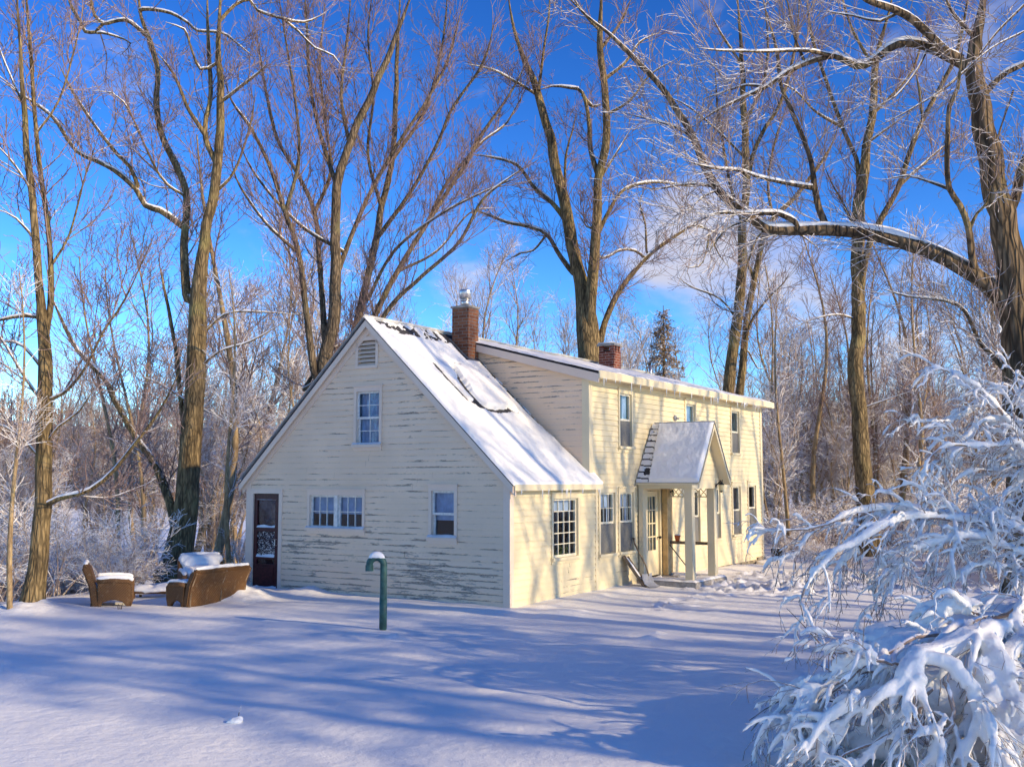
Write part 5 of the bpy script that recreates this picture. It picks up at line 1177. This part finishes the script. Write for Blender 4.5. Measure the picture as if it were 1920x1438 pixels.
# bush flattened under heavy snow, in front
T2 = [
    ([(1960, 1120, 9.0), (1880, 1150, 8.8), (1800, 1170, 8.6), (1720, 1195, 8.4), (1640, 1240, 8.2), (1575, 1290, 8.1), (1520, 1330, 8.1)], .03, .008), ([(1950, 1110, 8.8), (1890, 1180, 8.5), (1830, 1205, 8.2), (1760, 1235, 8.0), (1715, 1242, 7.9), (1680, 1300, 7.8), (1675, 1350, 7.8)], .03, .008),
    ([(1715, 1240, 7.9), (1722, 1280, 7.8), (1728, 1330, 7.75), (1725, 1380, 7.75)], .018, .008), ([(1740, 1240, 7.9), (1790, 1260, 7.8), (1830, 1310, 7.7), (1850, 1380, 7.6), (1890, 1450, 7.5)], .025, .009), ([(1690, 1245, 8.0), (1640, 1235, 8.0), (1600, 1220, 8.1), (1560, 1225, 8.2)], .016, .006),
    ([(1850, 1190, 8.3), (1870, 1250, 8.0), (1900, 1310, 7.8), (1915, 1370, 7.7)], .022, .009), ([(1900, 1150, 8.6), (1930, 1230, 8.3), (1945, 1320, 8.0)], .025, .01), ([(1960, 1180, 8.8), (1900, 1220, 8.3), (1880, 1290, 8.0), (1830, 1340, 7.8), (1800, 1400, 7.7)], .02, .008),
    ([(1700, 1260, 8.1), (1640, 1310, 8.0), (1570, 1360, 7.95), (1525, 1390, 7.95), (1480, 1405, 8.)], .022, .007), ([(1750, 1290, 7.9), (1690, 1350, 7.8), (1620, 1400, 7.8), (1560, 1425, 7.8)], .02, .007), ([(1640, 1255, 8.3), (1570, 1275, 8.3), (1520, 1290, 8.3), (1480, 1310, 8.3), (1450, 1345, 8.2)], .012, .005), ([(1600, 1280, 8.2), (1530, 1300, 8.2), (1500, 1340, 8.1), (1470, 1370, 8.1)], .012, .005),
    ([(1980, 1100, 9.4), (1900, 1130, 9.3), (1830, 1170, 9.2), (1740, 1190, 9.2), (1660, 1200, 9.2)], .03, .01), ([(1770, 1280, 7.8), (1790, 1340, 7.65), (1760, 1400, 7.6), (1740, 1450, 7.6)], .02, .008), ([(1960, 1240, 8.2), (1930, 1290, 7.9), (1900, 1390, 7.7), (1880, 1440, 7.6)], .02, .009),
    ([(1860, 1160, 8.7), (1800, 1140, 8.8), (1770, 1150, 8.8), (1755, 1180, 8.8)], .018, .007), ([(1830, 1240, 8.0), (1850, 1290, 7.9), (1880, 1340, 7.8)], .02, .008),
]
MD = [(1790, 1240, 8.9, .75, .5, .33), (1880, 1200, 9.2, .6, .5, .4), (1700, 1270, 8.8, .6, .42, .22), (1900, 1330, 8.6, .5, .35, .45), (1780, 1360, 8.5, .55, .3, .28), (1660, 1350, 8.5, .5, .3, .18), (1580, 1370, 8.4, .45, .25, .10), (1720, 1195, 9.3, .5, .35, .16), (1760, 1300, 8.2, .3, .25, .2), (1850, 1280, 8.3, .3, .3, .3), (1690, 1390, 8.1, .4, .25, .14), (1800, 1420, 8.0, .4, .25, .2), (1500, 1350, 8.35, .35, .2, .07)]
snow_shrub('flattened_bush', 'bush pressed flat under thick snow in the near right corner', T2, (3.6, 8.9, 0.), 43, .4, .05, .0115, 135, (.4, 1.05), .075, 7, 'tw', MD, .005, 4, (10, 40), .30, .66, .34, 2.6)
# bare rods sticking out of it
rd = empty('bare_rods', (2.9, 9.3, 0)); tag(rd, 'few bare dark rods slanting out of the flattened bush', 'twig')
mb = MB(); off = np.array([2.9, 9.3, 0])
for pts in ([(1630, 1300, 8.7), (1560, 1230, 8.8), (1500, 1165, 8.9), (1475, 1140, 9.)], [(1620, 1285, 8.8), (1570, 1230, 8.9), (1520, 1180, 9.)], [(1625, 1305, 8.6), (1570, 1265, 8.7), (1515, 1235, 8.8)], [(1600, 1330, 8.4), (1520, 1290, 8.5), (1450, 1320, 8.4), (1405, 1350, 8.4)], [(1590, 1320, 8.5), (1530, 1310, 8.5), (1440, 1305, 8.5)], [(1490, 1360, 8.3), (1440, 1340, 8.3), (1408, 1370, 8.3)]):
    c = spline([tuple(px3(*p) - off) for p in pts], .05); mb.tube([tuple(p) for p in c], list(np.linspace(.008, .003, len(c))), 6)
mb.build('stem', M['barkdark'], rd, True)

# ================================================================== unseen trees added right of the picture to shade lawn and wall
SHADE = [(7.6, 19, 1.25, 1), (8.0, 27, 1.3, 2), (12.3, 23, 1.3, 2),
         (15.7, 14, 1.3, 1), (16.5, 5, 1.5, 0), (18.1, 8.5, 1.5, 1), (19.7, 5.5, 1.45, 2), (21.4, 9, 1.5, 0), (23.3, 6, 1.45, 1), (25.5, 8, 1.5, 2), (27.6, 9, 1.4, 0), (17.2, 15, 1.4, 1), (22.4, 16, 1.4, 2)]
for q, (c_, s_, sc_, k) in enumerate(SHADE):
    x, y = .464 * c_ + .886 * s_, .886 * c_ - .464 * s_
    place_tree('shade_tree', SPARSE[k], x, y, sc_, 'bare tree standing right of the picture, its shadow on lawn and wall', 'bare trees right of the picture')
for c_, s_, h, r, sd, bl, br, dn in ((11.0, 7., 5.6, 1.4, 71, 2.4, .02, .8), (12.3, 6.2, 4.8, 1.5, 72, 2.4, .02, .8), (13.6, 8., 5.4, 1.4, 73, 2.2, .02, .8), (7.5, 13, 12.5, 1.5, 74, 1.8, .57, .5), (8.8, 11, 12.5, 1.6, 75, 2., .53, .75),
                                  (10.1, 14, 13, 1.6, 76, 1.8, .5, .5), (11.6, 12, 12.5, 1.5, 77, 2., .5, .55), (13.2, 13, 12, 1.4, 78, 2., .5, .38)):
    conifer('shade_evergreen', .464 * c_ + .886 * s_, .886 * c_ - .464 * s_, h, r, 'evergreen standing right of the picture and shading the lawn', dn, sd, 'evergreens right of the picture', 'needle', bl, br)
